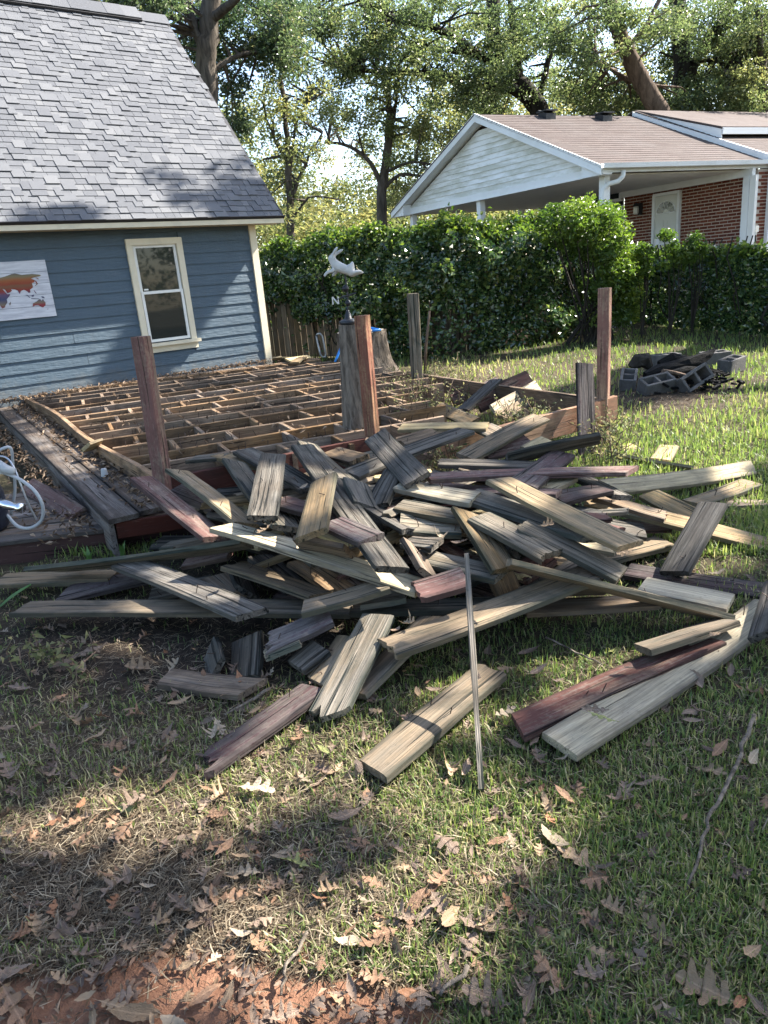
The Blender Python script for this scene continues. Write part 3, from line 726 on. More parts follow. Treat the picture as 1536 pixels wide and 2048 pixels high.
for r in range(rws):
    z = wz_top-(r+.5)*(bh+jt); v = vr+(r % 2)*(bl+jt)/2*-1
    while v < vl:
        a, b = max(v, vr), min(v+bl, vl); v += bl+jt
        if b-a < .03: continue
        if z < dzt+.07 and b > dv0-.06 and a < dv1+.08:
            if a < dv0-.06: b = dv0-.07
            elif b > dv1+.08: a = dv1+.09
            else: continue
            if b-a < .03: continue
        p = proj(H(UW, (a+b)/2, z))
        bricks.append((p[1] < 560 and p[0] < 1540, a, b, z))
vis = [b for b in bricks if b[0] and proj(H(UW, b[1], b[3]))[1] < 500]
vis.sort(key=lambda b: b[1])                     # nearest (largest) first
near = set(vis[:290]); FV, FF, FR = [], [], []
for bk in bricks:
    _, a, b, z = bk; c = H(UW+.046, (a+b)/2, z); d = (b-a, .022, bh)
    if bk in near:
        o = bpy.data.objects.new('brick', bme); COL.objects.link(o); o.parent = house
        o.matrix_parent_inverse = wm(house).inverted(); o.matrix_basis = mat_from(c, HB) @ Matrix.Diagonal((*d, 1))
    else:
        m1 = MB().box(c, HB, d); k0 = len(FV); FV += m1.V; FF += [tuple(i+k0 for i in f) for f in m1.F]; FR += [random.random()]*8
if FV: link('brick_field', fast_mesh('brick_field', np.array([tuple(v) for v in FV]), np.array(FF), {'rnd': np.array(FR)}), M['brick_a'], house, kind='stuff')
# right-hand front wall beyond the corner: bricks and a big window
MB().box(H(UW+3.2, -.02, (zfl+ZEV-.2)/2), (nu, nv, UZ), (6.0, .12, ZEV-.2-zfl)).build('front_wall', M['mortar'], house)
FV, FF, FR = [], [], []
for r in range(int((ZEV-.25-zfl)/(bh+jt))):
    z = ZEV-.25-(r+.5)*(bh+jt); u = UW+.22+(r % 2)*(bl+jt)/2
    while u < UW+3.0:
        m1 = MB().box(H(u+bl/2, -.085, z), (nu, nv, UZ), (bl, .022, bh)); k0 = len(FV); FV += m1.V; FF += [tuple(i+k0 for i in f) for f in m1.F]; FR += [random.random()]*8; u += bl+jt
link('front_brick_field', fast_mesh('front_brick_field', np.array([tuple(v) for v in FV]), np.array(FF), {'rnd': np.array(FR)}), M['brick_a'], house, kind='stuff')
# door
dm = (dv0+dv1)/2; dw = dv1-dv0
door = MB().box(H(UW-.0, dm, dzb+1.02), HB, (dw, .05, 2.04)).build('door', M['doorwhite'], house)
fr_ = MB()
fr_.box(H(UW-.0, dv0-.03, dzb+1.03), HB, (.06, .10, 2.1)).box(H(UW-.0, dv1+.04, dzb+1.03), HB, (.08, .10, 2.1)).box(H(UW-.002, dm, dzt+.03), HB, (dw+.12, .10, .07))
fr_.build('door_frame', M['white'], door)
fan_c = H(UW-.03, dm, dzb+1.62); rf = .27
for k in range(5):
    a0_, a1_ = math.pi*(k+.08)/5, math.pi*(k+.92)/5
    P = [fan_c+nv*(math.cos(a)*r_)+UZ*(math.sin(a)*r_) for a, r_ in ((a0_, .09), (a0_, rf), ((a0_+a1_)/2, rf*1.02), (a1_, rf), (a1_, .09))]
    MB().prism(P, nuo*.008).build('fanlight_pane', M['glass'], door)
rim = [fan_c+nv*(math.cos(a)*(rf+.02))+UZ*(math.sin(a)*(rf+.02))-nuo*.004 for a in np.linspace(0, math.pi, 14)]
MB().tube(rim+[rim[0]], .013, 6).build('fanlight_rim', M['white'], door)
for vv in (-.19, .19):
    for (zz, hh) in ((1.12, .62), (.4, .5)):
        c = H(UW-.032, dm+vv, dzb+zz)
        fm = MB()
        for (o1, o2, a, b) in ((0, hh/2, .26, .02), (0, -hh/2, .26, .02), (.13, 0, .02, hh+.018), (-.13, 0, .02, hh+.018)): fm.box(c+nv*o1+UZ*o2-nuo*(.002 if a > .1 else 0), HB, (a, .014, b))
        fm.build('door_moulding', M['doorwhite'], door)
MB().lathe(H(UW-.07, dv1-.08, dzb+.93), [(.0, -.03), (.03, -.015), (.03, .015), (0, .03)], 10).build('door_knob', M['metalgrey'], door)
MB().lathe(H(UW-.05, dv1-.08, dzb+1.08), [(.0, -.025), (.025, -.012), (.025, .012), (0, .025)], 10).build('deadbolt', M['metalgrey'], door)
# wall lantern
lv, lz = hb(1281, 418)
MB().box(H(UW-.02, lv, lz), HB, (.13, .06, .30)).build('lantern_back', M['black'], house)
lc = H(UW-.13, lv+.03, lz-.13)
lan = MB().lathe(lc, [(.05, 0), (.07, .03), (.075, .16), (.06, .2)], 8).build('lantern_glass', M['lampglass'], house)
MB().lathe(lc+UZ*.2, [(.09, 0), (.07, .05), (.02, .09), (.0, .11)], 8).build('lantern_cap', M['black'], house)
# left of the brick: recessed dark window
wv0, wzt = hb(1243, 394); wv1, wzb = hb(1212, 470)
w_ = MB().box(H(UW+.05, (wv0+wv1)/2+.45, 2.3), HB, (wv1-wv0+.95, .04, 1.7)).build('side_window', M['glass'], house)
MB().box(H(UW, (wv0+wv1)/2+.45, wz_top-.05), HB, (wv1-wv0+.95, .1, .08)).build('side_window_trim', M['white'], house)
MB().box(H(UW+.4, vl+1.2, 2.2), HB, (1.2, .1, 2.4)).build('rear_wall', M['soffit'], house)
# front picture window at the right frame edge
fwc = atpl(1576, 420, H(0, -.13, 0), Vector((nu.y, -nu.x, 0)))
fx, fy, fz = nu, nv, UZ
wn_ = MB().box(fwc, (fx, fy, fz), (1.35, .05, 1.9)).build('front_window', M['glass'], house)
fm = MB()
for (o1, o2, a, b) in ((-.68, 0, .12, 2.05), (.68, 0, .12, 2.05), (0, 1.0, 1.25, .1), (0, -1.0, 1.25, .1)): fm.box(fwc+fx*o1+fz*o2-fy*.01, (fx, fy, fz), (a, .10, b))
fm.build('front_window_frame', M['white'], wn_)
# electrical conduit with box
cb_ = atpl(1511, 458, H(0, -.15, 0), Vector((nu.y, -nu.x, 0)))
MB().box(cb_, (nu, nv, UZ), (.12, .08, .14)).build('electrical_box', M['metalgrey'], house)
MB().tube([cb_-UZ*.05, cb_-UZ*.9], .03, 8).build('conduit', M['metalgrey'], house)
# roof vents
for (px, py) in ((1094, 236), (1207, 240)):
    # intersect with near slope
    nn = nu.cross(nsl); p = atpl(px, py, H(0, 0, ZEV), nn)
    b = MB().box(p+UZ*.06, (nu, nsl, UZ), (.30, .30, .16)).build('roof_vent', M['black'], house)
    MB().box(p+UZ*.15, (nu, nv, UZ), (.36, .36, .03)).build('vent_cap', M['black'], b)
# main house roof, a step higher, with its rake and a low dormer
MB().prism([H(4.72, -.35, ZEV-.0), H(4.72, half, ZEV+HR+.10), H(4.72, half, ZEV+HR-.08), H(4.72, -.35, ZEV-.18)], nu*.06).build('main_rake_board', M['white'], house)
mr = slab('main_roof', 4.72, 13.5, house, .13, .4)
MB().prism([H(4.72, half, ZEV+HR+.12), H(13.5, half, ZEV+HR+.12), H(13.5, NW+.3, ZEV+.1), H(4.72, NW+.3, ZEV+.1)], UZ*-.03).build('main_far_slope', bm_, house)
du, dvv = 5.35, half*.40
dz_ = roofz(dvv)+.27
dor = MB().prism([H(4.82, dvv-.30, dz_), H(13.5, dvv-.30, dz_), H(13.5, half, ZEV+HR+.14), H(4.82, half, ZEV+HR+.14)], UZ*-.04).build('dormer_roof', bm_, house)
MB().prism([H(4.84, dvv-.28, dz_-.05), H(4.84, half, ZEV+HR+.09), H(4.84, half, ZEV+HR-.1), H(4.84, dvv-.28, dz_-.5)], nu*.04).build('dormer_cheek', M['white'], dor)
MB().box(H(9.3, dvv-.31, dz_-.10), (nu, nv, UZ), (8.9, .03, .15)).build('dormer_fascia', M['white'], dor)
MB().box(H(9.5, dvv+.05, dz_-.45), (nu, nv, UZ), (8.0, .06, .9)).build('dormer_wall', M['white'], dor)
MB().box(H(7.2, dvv+.0, dz_-.5), (nu, nv, UZ), (.5, .05, .3)).build('dormer_louvre', M['soffit'], dor)
# porch railing by the carport steps
rl = thing('porch_railing', 'white metal picket railing at the carport door', 'railing', H(3.4, vl, zfl))
q0 = aty(1262, 498, H(3.0, 2.5, 0).y); q1 = aty(1345, 486, H(3.0, 2.0, 0).y-.2)
MB().tube([q0, q1], .022, 6).build('top_rail', M['white'], rl)
MB().tube([q0-UZ*.75, q1-UZ*.75], .018, 6).build('bottom_rail', M['white'], rl)
for k in range(13):
    p = lerp(q0, q1, k/12); MB().tube([p-UZ*.8, p], .012, 6).build('picket', M['white'], rl)
p = lerp(q0, q1, .62); MB().box(p-UZ*.35, (UX, UY, UZ), (.09, .09, 1.0)).build('rail_post', M['white'], rl)
# ================================================================== planks
GP = 'planks of the demolition heap'
def board_mesh(L, w, t, seg, bow, twist, endA, endB, rough=.0015):
    """plank along local x, width y, thickness z. endA/endB: ('s',skew) square/skewed, ('b',jag) broken"""
    nw = 9; ys = np.linspace(-w/2, w/2, nw); V, F = [], []
    c = .004
    def enddx(e, k, side):
        kind, a = e
        if kind == 's': return a*(ys[k]/w)
        return brk[side][k]
    brk = []
    for e in (endA, endB):                      # torn end: a slanted line with splinters
        sl_ = random.uniform(-1.3, 1.3)*e[1]; pr = random.uniform(-.4, .4)
        brk.append([sl_*(ys[k]/w)-abs(random.gauss(0, .28))*e[1]+(.5*e[1] if random.random() < .12 else 0) for k in range(nw)])
    eA = [enddx(endA, k, 0) for k in range(nw)]; eB = [enddx(endB, k, 1) for k in range(nw)]
    m = 2*nw
    edge_n = [random.uniform(0, 9) for _ in range(4)]
    for i in range(seg+1):
        f = i/seg; x0 = -L/2+L*f; u = 2*f-1
        bz = bow*(1-u*u); tw = twist*u
        for side in (1, -1):
            for k in (range(nw) if side == 1 else range(nw-1, -1, -1)):
                y = ys[k]; z = side*t/2
                if k in (0, nw-1):
                    y -= math.copysign(c*.5, y); z -= side*c*.8
                    y += rough*2*math.sin(x0*37+edge_n[0 if k else 1])+random.uniform(-1, 1)*rough
                x = x0
                if i == 0: x -= eA[k] if endA[0] == 'b' else -eA[k]
                if i == seg: x += eB[k]
                z += random.uniform(-1, 1)*rough*.6
                V.append((x, y*math.cos(tw)-z*math.sin(tw), z*math.cos(tw)+y*math.sin(tw)+bz))
    for i in range(seg):
        for k in range(m): F.append((i*m+k, (i+1)*m+k, (i+1)*m+(k+1) % m, i*m+(k+1) % m))
    for k in range(nw-1):
        F.append((k, k+1, m-2-k, m-1-k)); b = seg*m; F.append((b+k+1, b+k, b+m-1-k, b+m-2-k))
    return mesh('plank', V, F)
def perp_width(c, ax, yv, w):
    a, b = proj(c-ax*.05), proj(c+ax*.05); d = Vector((b[0]-a[0], b[1]-a[1])).normalized()
    p, q = proj(c-yv*(w/2)), proj(c+yv*(w/2)); e = Vector((q[0]-p[0], q[1]-p[1]))
    return abs(e.x*d.y-e.y*d.x)
PLANKS = []
def plank(x1, y1, z1, x2, y2, z2, wpx, mat, label, ea=('s', 0), eb=('s', 0), t=.028, bw=.145, group=GP, name='plank', nails=None, P=None, bow=None, roll=None, cat='plank'):
    a = P[0] if P else atz(x1, y1, z1); b = P[1] if P else atz(x2, y2, z2)
    ax, y0, zz0 = frame(b-a); c = (a+b)/2
    best = None
    if roll is None:
        w = bw
        for w in (bw, bw*1.12, bw*1.25, bw*1.4):
            best = None
            for r in range(-80, 81, 4):
                yv = y0*math.cos(R_(r))+zz0*math.sin(R_(r))
                pw = perp_width(c, ax, yv, w); e = abs(pw-wpx)/wpx+.0016*abs(r)
                if best is None or e < best[0]: best = (e, r, pw)
            if best[2] > wpx*.88: break
        r = best[1]
    else: r, w = roll, bw
    yv = y0*math.cos(R_(r))+zz0*math.sin(R_(r)); zv = ax.cross(yv)
    L = (b-a).length
    me = board_mesh(L, w, t, max(3, int(L/.18)), random.uniform(-.012, .012)*L if bow is None else bow, random.uniform(-.05, .05), ea, eb)
    o = link(name, me, M[mat], None, mat_from(c-zv*(t/2), (ax, yv, zv)), label=label, cat=cat, group=group)
    nn = nails if nails is not None else random.choice([0, 0, 1, 2, 2])
    for k in range(nn):
        p = Vector((random.uniform(-.42, .42)*L, random.uniform(-.35, .35)*w, t/2-.002)); tip = p+Vector((random.gauss(0, .012), random.gauss(0, .012), random.uniform(.02, .045)))
        nm = MB().tube([p, (p+tip)/2+Vector((random.gauss(0, .003), 0, 0)), tip], .0019, 5); nm2 = mesh('nail', nm.V, nm.F)
        link('nail', nm2, M['nail'], o, wm(o))
    PLANKS.append((o, c, ax, L, w, zv)); return o
S = lambda a=0: ('s', a)
B = lambda a=.03: ('b', a)
T = [
# --- floor of the heap
(0,1157,.09, 228,1149,.10, 25,'tan','tan plank lying level along the red step fascia at far left',S(),S()),
(122,1188,.07, 300,1146,.10, 27,'purple','purple stained plank crossing above the long tan plank at left',S(.08),S()),
(100,1133,.16, 494,1082,.30, 15,'grey','thin grey weathered plank slanting up beside the red step fascia',S(.2),S()),
(300,1187,.05, 420,1160,.08, 24,'dark','dark plank half buried under the left end of the heap',S(),S()),
(40,1213,.11, 705,1212,.14, 29,'tan','long tan plank with a pointed left end along the front of the heap',B(.05),S()),
(690,1213,.13, 1010,1203,.15, 27,'grey','grey plank continuing the heap front edge under the maroon chunk',S(),S()),
(1050,1211,.10, 1318,1197,.10, 27,'brown','dark brown plank lying level at the front right of the heap',S(),B(.03)),
(1100,1177,.15, 1212,1172,.15, 14,'tan','short tan offcut showing its end grain above the brown front plank',S(),S()),
(330,1350,.035, 505,1372,.035, 40,'brown','short grey brown offcut lying alone on the leaf strewn soil',S(-.03),S(.05)),
(493,1272,.10, 487,1352,.03, 60,'dark','stubby dark offcut tipped up beside the purple broken plank',S(),S(.05)),
(415,1300,.05, 425,1345,.03, 40,'dark','small dark red offcut in the soil under the heap',S(),S()),
(626,1372,.04, 410,1522,.03, 46,'purple','purple red painted plank lying on the grass below the heap',S(),B(.06)),
(700,1272,.12, 632,1362,.04, 46,'tan','tan knotty plank end under the grey plank with two holes',S(),S(.04)),
(860,1232,.13, 705,1385,.03, 40,'tan','tan plank lying under and behind the plank with two holes',S(),S()),
(640,1290,.10, 590,1330,.06, 40,'dark','dark plank end in the gap below the broken purple plank',S(),S()),
(530,1300,.10, 600,1272,.14, 22,'grey','grey splinter tucked under the broken purple plank',B(),S()),
(535,1283,.13, 660,1228,.20, 38,'purple','broken purple plank jutting forward below the long front plank',B(.04),S()),
(756,1228,.20, 650,1432,.04, 64,'grey','grey plank with two bolt holes sloping down to the grass',S(),B(.07)),
(772,1292,.17, 1180,1142,.24, 42,'tan','long tan plank with split left end slanting across the front',B(.05),S()),
(745,1535,.035, 985,1335,.035, 62,'tan','brown plank lying on the lawn left of the thin batten',S(.03),B(.03)),
(1120,1487,.04, 1545,1208,.05, 68,'pale','large pale yellow plank lying on the grass at right',S(),S()),
(1035,1448,.03, 1420,1275,.035, 45,'maroon','maroon plank lying alongside the large pale yellow plank',S(.06),S()),
(1283,1292,.075, 1452,1238,.075, 24,'tan','short tan wedge lying across the maroon plank at right',S(.04),S()),
(1528,1262,.13, 1560,1150,.16, 60,'dark','dark grey plank end cut off by the right frame edge',S(),S()),
(1285,1166,.07, 1462,1202,.06, 34,'pale','short pale offcut carrying oak leaves below the silver plank',S(),S()),
(1255,1137,.04, 1545,1180,.03, 30,'purple','dark purple plank flat on the grass behind the pale offcut',S(),S()),
(1425,1004,.27, 1347,1142,.09, 52,'dark','silver black cracked plank propped up at the right of the heap',S(.02),S()),
(1172,997,.24, 1560,1092,.03, 25,'tan','long tan plank running down to the right frame edge',S(),S()),
(1195,988,.25, 1335,1030,.17, 16,'brown','narrow brown plank beside the long right hand tan plank',S(),B()),
(1297,985,.14, 1388,1030,.10, 32,'tan','tan stub with a screw standing in it at right',S(),S()),
(1385,1004,.08, 1503,962,.05, 28,'tan','tan plank lying on the lawn right of the screw stub',S(),S()),
(1430,1005,.03, 1560,1003,.03, 11,'brown','thin brown strip on the lawn at the right frame edge',S(),S()),
(1185,975,.20, 1508,933,.06, 30,'pale','long pale plank with upright nails pointing out over the lawn',S(),S(.1)),
(1237,912,.03, 1398,938,.03, 13,'pale','narrow pale plank lying flat on the sunlit lawn',S(),S()),
(1322,918,.06, 1338,890,.06, 38,'pale','small pale block of wood resting on the narrow lawn plank',S(),S()),
(1270,890,.03, 1190,905,.03, 16,'pale','pale offcut on the grass beside the upright leaning plank',S(),S()),
(1204,1110,.08, 1330,1080,.07, 30,'tan','tan plank with a curled leaf at the heap right foot',S(),S()),
(1145,1080,.16, 1222,1092,.13, 22,'pale','short bright plank glimpsed between the right hand planks',S(),B()),
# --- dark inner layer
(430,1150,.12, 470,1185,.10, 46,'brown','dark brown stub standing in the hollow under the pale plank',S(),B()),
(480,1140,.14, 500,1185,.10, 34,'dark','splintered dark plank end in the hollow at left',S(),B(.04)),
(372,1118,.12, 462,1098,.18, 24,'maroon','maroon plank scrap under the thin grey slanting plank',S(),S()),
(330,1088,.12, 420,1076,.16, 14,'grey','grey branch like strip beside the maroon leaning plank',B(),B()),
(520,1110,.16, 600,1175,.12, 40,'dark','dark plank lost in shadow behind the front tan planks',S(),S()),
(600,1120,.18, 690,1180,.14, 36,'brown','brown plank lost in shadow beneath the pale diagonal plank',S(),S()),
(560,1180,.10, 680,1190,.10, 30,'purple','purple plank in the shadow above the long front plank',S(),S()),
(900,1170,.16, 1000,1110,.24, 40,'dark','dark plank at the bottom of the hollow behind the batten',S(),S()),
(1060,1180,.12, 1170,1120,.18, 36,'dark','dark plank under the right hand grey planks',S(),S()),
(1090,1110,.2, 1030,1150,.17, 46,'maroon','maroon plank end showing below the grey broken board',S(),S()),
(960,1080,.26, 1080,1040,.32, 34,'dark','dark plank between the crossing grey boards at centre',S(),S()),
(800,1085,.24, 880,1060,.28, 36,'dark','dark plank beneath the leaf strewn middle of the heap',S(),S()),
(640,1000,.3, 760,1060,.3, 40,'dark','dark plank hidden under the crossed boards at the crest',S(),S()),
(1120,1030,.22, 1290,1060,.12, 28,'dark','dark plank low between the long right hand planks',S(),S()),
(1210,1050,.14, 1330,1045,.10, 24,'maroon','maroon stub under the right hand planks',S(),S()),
# --- middle layer
(467,1127,.22, 642,1187,.20, 24,'tan','tan rough edged plank under the long pale diagonal plank',B(.03),S()),
(718,1200,.19, 808,1185,.20, 19,'grey','short grey offcut wedged above the front plank',S(),S()),
(250,1122,.20, 503,1223,.22, 42,'dark','lichen speckled black plank slanting down at lower left',S(.03),S(.04)),
(605,1212,.24, 772,1164,.28, 28,'tan','short tan board lying across the long front plank',S(.03),S()),
(445,1050,.42, 846,1172,.27, 30,'pale','long pale yellow plank running diagonally down the heap',S(.03),S()),
(830,1180,.29, 930,1150,.32, 42,'maroon','chunky maroon broken piece beside the thin batten',B(.035),S()),
(855,1112,.30, 1003,1145,.28, 29,'grey','grey plank end pointing at the leaning tan board',S(),S()),
(828,1088,.36, 864,1150,.30, 20,'brown','small brown splinter standing on end at centre',B(.03),S()),
(815,1078,.36, 874,1084,.36, 20,'dark','little dark offcut with an oak leaf beside it',S(),S()),
(800,1042,.40, 920,1052,.36, 38,'grey','short grey cracked plank left of the leaning tan board',S(),B(.03)),
(742,1008,.42, 828,1058,.38, 22,'dark','greenish black plank sliver under the diagonal dark plank',S(),B(.03)),
(768,1020,.40, 806,1022,.40, 24,'maroon','small pink maroon scrap at the centre of the heap',S(),B()),
(558,998,.46, 692,1030,.42, 26,'maroon','maroon plank stub under the tan board at the crest',S(),S()),
(555,1000,.44, 602,1066,.36, 40,'dark','dark grey plank tucked behind the upright grey board',S(),S()),
(600,1082,.40, 700,1098,.38, 22,'brown','brown strip under the short purple board',S(),S()),
(283,953,.47, 432,1073,.34, 34,'maroon','maroon plank on edge leaning against the left deck post',S(),S()),
(350,975,.36, 440,1010,.30, 34,'purple','dark purple plank behind the leaning maroon plank',S(),S()),
(356,939,.46, 494,1046,.38, 25,'tan','tan plank bridging from the deck rim into the heap',S(.02),S()),
(468,920,.47, 575,1052,.42, 36,'grey','grey brown plank lying off the deck rim behind the black board',S(.04),S()),
(486,898,.46, 622,974,.44, 30,'dark','dark splintered plank resting on the deck rim',B(.03),S()),
(383,915,.41, 452,910,.42, 10,'grey','thin grey sliver lying on the front joist',B(),S()),
(440,908,.42, 560,935,.43, 16,'tan','thin tan slat on the deck rim behind the heap',S(),S()),
(664,1040,.47, 742,1074,.45, 38,'purple','short purple painted board with a fresh cut end',S(),S()),
(936,1022,.42, 1012,1135,.30, 42,'tan','leaning tan board narrow at the top at the heap centre',S(.06),S(-.06)),
(1003,1142,.24, 1022,1188,.16, 48,'brown','brown knotted stub below the leaning tan board',S(),S()),
(798,1006,.44, 932,1030,.40, 25,'grey','grey plank end left of the leaning tan board',S(),S()),
(958,1030,.42, 1105,1108,.34, 38,'grey','broad grey board with a rotten broken end at centre right',S(),B(.04)),
(800,966,.48, 950,994,.44, 25,'pale','pale plank with rusty nails below the dark top board',S(),S()),
(940,986,.44, 1200,1072,.35, 33,'grey','long grey plank with pointed end running down to the right',S(),S(.1)),
(1045,1046,.40, 1246,1146,.24, 30,'grey','grey green plank sloping down at the right of the heap',B(.02),S()),
(998,956,.52, 1262,1086,.36, 34,'tan','tan grey plank topmost on the right flank with a curled leaf',S(.04),S(.03)),
(1018,1120,.34, 1452,1229,.05, 11,'tan','thin split stick running down right from the heap centre',B(.02),S()),
(870,970,.42, 1118,982,.42, 13,'maroon','maroon strip under the dark level plank',S(),S()),
(1108,994,.38, 1206,974,.36, 26,'maroon','flat maroon board at the right rear of the heap',S(),S()),
(1085,975,.40, 1130,950,.40, 30,'pale','pale square cut plank end at the rear of the heap',S(),S()),
(1160,950,.36, 1245,990,.32, 16,'dark','dark wedge plank behind the flat maroon board',S(),S()),
(855,951,.50, 1266,937,.40, 16,'maroon','long dark maroon plank lying level across the rear',S(),S(.15)),
(1127,904,.44, 1045,966,.46, 44,'purple','broad purple board rising behind the level maroon plank',S(),S()),
(1010,916,.44, 1198,872,.50, 20,'dark','dark rough plank resting on the upright leaning plank',S(),B(.03)),
(878,922,.44, 1068,928,.43, 14,'dark','black rotten plank edge lying across the rear',B(),S()),
(930,912,.40, 1082,832,.44, 30,'tan','tan plank leaning up on the orange deck rim',S(.03),S()),
(965,905,.36, 1060,880,.36, 30,'maroon','maroon board glimpsed behind the tan leaning plank',S(),S()),
(1060,900,.34, 1100,880,.34, 34,'pale','pale sunlit board end near the orange rim',S(),S()),
(700,946,.44, 932,858,.46, 22,'dark','dark grey plank running back from the crest to the orange rim',S(),S()),
(800,853,.40, 975,850,.40, 15,'pale','pale plank lying across the gap in the deck rim',S(),S()),
(800,882,.40, 872,862,.42, 20,'brown','brown plank beside the centre post foot',B(),S()),
(966,852,.38, 1015,876,.36, 30,'tan','golden plank end beside the orange rim',S(),S()),
(712,960,.50, 736,1010,.44, 40,'grey','small upright grey board at the crest of the heap',S(),S()),
(790,932,.52, 750,1010,.42, 40,'dark','charcoal board under the topmost dark board',S(),S()),
(660,900,.46, 720,915,.48, 26,'brown','brown broken fragment in the debris by the centre post',B(),B()),
(690,925,.44, 760,905,.44, 20,'grey','grey strip in the debris by the centre post',S(),B()),
(615,884,.50, 692,958,.48, 26,'grey','split grey plank at the crest beside the long black plank',B(.04),S()),
(604,888,.56, 785,1133,.40, 44,'dark','long black grained plank running down the middle of the heap',B(.03),S()),
(547,907,.58, 524,1031,.48, 58,'dark','black cracked board lying steeply near the left crest',S(),S()),
(646,954,.58, 621,1065,.50, 52,'tan','short tan board with oval grain lying on the crest',S(),S()),
(750,868,.60, 832,957,.52, 54,'dark','topmost dark grey board tilted on the heap crest',S(),S()),
]
for row in T: plank(*row)
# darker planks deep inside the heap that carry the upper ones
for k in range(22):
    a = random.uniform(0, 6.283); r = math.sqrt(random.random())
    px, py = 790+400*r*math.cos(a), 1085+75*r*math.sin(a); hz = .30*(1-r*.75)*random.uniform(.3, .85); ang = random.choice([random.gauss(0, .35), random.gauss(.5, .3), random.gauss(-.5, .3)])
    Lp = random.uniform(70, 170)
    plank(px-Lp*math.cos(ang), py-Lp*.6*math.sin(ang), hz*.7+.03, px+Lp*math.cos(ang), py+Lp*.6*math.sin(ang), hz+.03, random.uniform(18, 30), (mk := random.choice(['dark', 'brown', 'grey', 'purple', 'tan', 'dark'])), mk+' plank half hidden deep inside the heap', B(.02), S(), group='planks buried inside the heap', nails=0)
# split strips and slats lying between the boards
for k in range(84):
    a = random.uniform(0, 6.283); r = math.sqrt(random.random())
    px, py = 800+390*r*math.cos(a), 1040+95*r*math.sin(a); hz = .50-.32*max(0, (py-960)/190)-.10*r; ang = random.choice([random.gauss(-.12, .2), random.gauss(.45, .25), random.gauss(-.45, .2)])
    Lp = random.uniform(45, 150); hf = .8 if k % 2 else 1.0
    plank(px-Lp*math.cos(ang), py-Lp*.6*math.sin(ang), hz*hf+random.uniform(-.04, .04), px+Lp*math.cos(ang), py+Lp*.6*math.sin(ang), hz*hf+random.uniform(-.05, .05), random.uniform(8, 17), (mk := random.choice(['dark', 'brown', 'grey', 'maroon', 'tan', 'tan', 'pale', 'dark'])), 'narrow '+mk+' split strip among the heaped planks', B(.03), B(.03), group='split strips in the heap', nails=0, bw=random.uniform(.04, .08), t=.022, name='wood_strip', cat='strip')
# thin batten standing against the heap
bt = plank(933,1106,.46, 963,1578,.012, 15,'grey','thin grey batten with purple paint leaning from heap to lawn',S(),S(), t=.022, bw=.022, name='batten', cat='batten', nails=0)
# plank leaning upright against the orange rim
b_ = atz(1175, 918, .0); t_ = aty(1171, 726, b_.y+.28)
plank(0,0,0,0,0,0, 33, 'purple', 'peeling purple white plank leaning upright against the right deck post', S(), S(), P=(b_, t_), nails=0)
# second small heap behind the deck
G2 = 'planks of the small heap behind the deck'
for row in [
(955,806,.22, 1062,756,.32, 48,'maroon','broad faded maroon board on the small sunlit heap',S(),S()),
(990,822,.22, 1078,772,.30, 34,'pale','pale board lying beside the faded maroon board',S(),S()),
(925,818,.24, 992,758,.42, 16,'dark','dark stick like plank leaning on the small rear heap',S(),S()),
(945,792,.16, 1000,765,.20, 30,'purple','purple board under the small rear heap',S(),S()),
(872,812,.22, 945,842,.26, 26,'tan','tan board lying in front of the small rear heap',S(),S()),
(905,800,.16, 960,780,.22, 30,'maroon','dark maroon scrap at the left of the small rear heap',S(),S()),
(1000,830,.20, 1060,800,.24, 22,'tan','tan scrap under the pale board of the small rear heap',S(),S()),
(985,790,.14, 1050,835,.18, 30,'brown','brown board at the base of the small rear heap',S(),S()),
]: plank(*row, group=G2)
# loose plank on the left platform
plank(52,968,.19, 150,1028,.185, 42,'maroon','faded pink red plank lying on the platform beside the leaf drift', S(), S(.06), group='loose planks by the steps', nails=0)
# short pieces left on the far end of the joists
for row in [(575,719,.40, 618,712,.40, 8,'pale','pale offcut lying on the far end of the joists',S(),S()),
            (588,724,.40, 605,713,.41, 9,'tan','tan offcut beside the shed corner on the joists',S(),S()),
            (545,716,.39, 562,714,.39, 5,'pale','tiny pale chip at the foot of the shed corner',S(),S()),
            (168,892,.38, 196,884,.38, 12,'pale','pale splinter lying on the left deck rim',B(),S())]:
    plank(*row, group='offcuts left on the deck joists', nails=0)
# ================================================================== vegetation
def unit(v): return v/np.maximum(np.linalg.norm(v, axis=-1, keepdims=True), 1e-9)
def leaf_quads(P, size, nrm=None, spread=1.0, aspect=.5, rnd=None, fold=.15):
    """rhombus leaves at P (n,3). nrm: preferred facing (n,3). returns V,F,rnd"""
    n = len(P); d = unit(rng.normal(size=(n, 3))*np.array([1, 1, .6])+np.array([0, 0, -.25]))
    if nrm is None: nrm = unit(rng.normal(size=(n, 3))*.8+np.array([0, 0, .7]))
    else: nrm = unit(nrm+rng.normal(size=(n, 3))*spread)
    d = unit(d-nrm*np.sum(d*nrm, 1, keepdims=True)); w = np.cross(nrm, d)
    s = (size*rng.uniform(.6, 1.3, n))[:, None]
    V = np.stack([P-d*s*.5, P+w*s*aspect*.5-d*s*.05+nrm*s*fold, P+d*s*.5-nrm*s*.12, P-w*s*aspect*.5-d*s*.05+nrm*s*fold], 1).reshape(-1, 3)
    F = np.arange(n*4).reshape(n, 4)
    r = rng.random(n) if rnd is None else rnd
    return V, F, np.repeat(np.clip(r, 0, 1), 4)
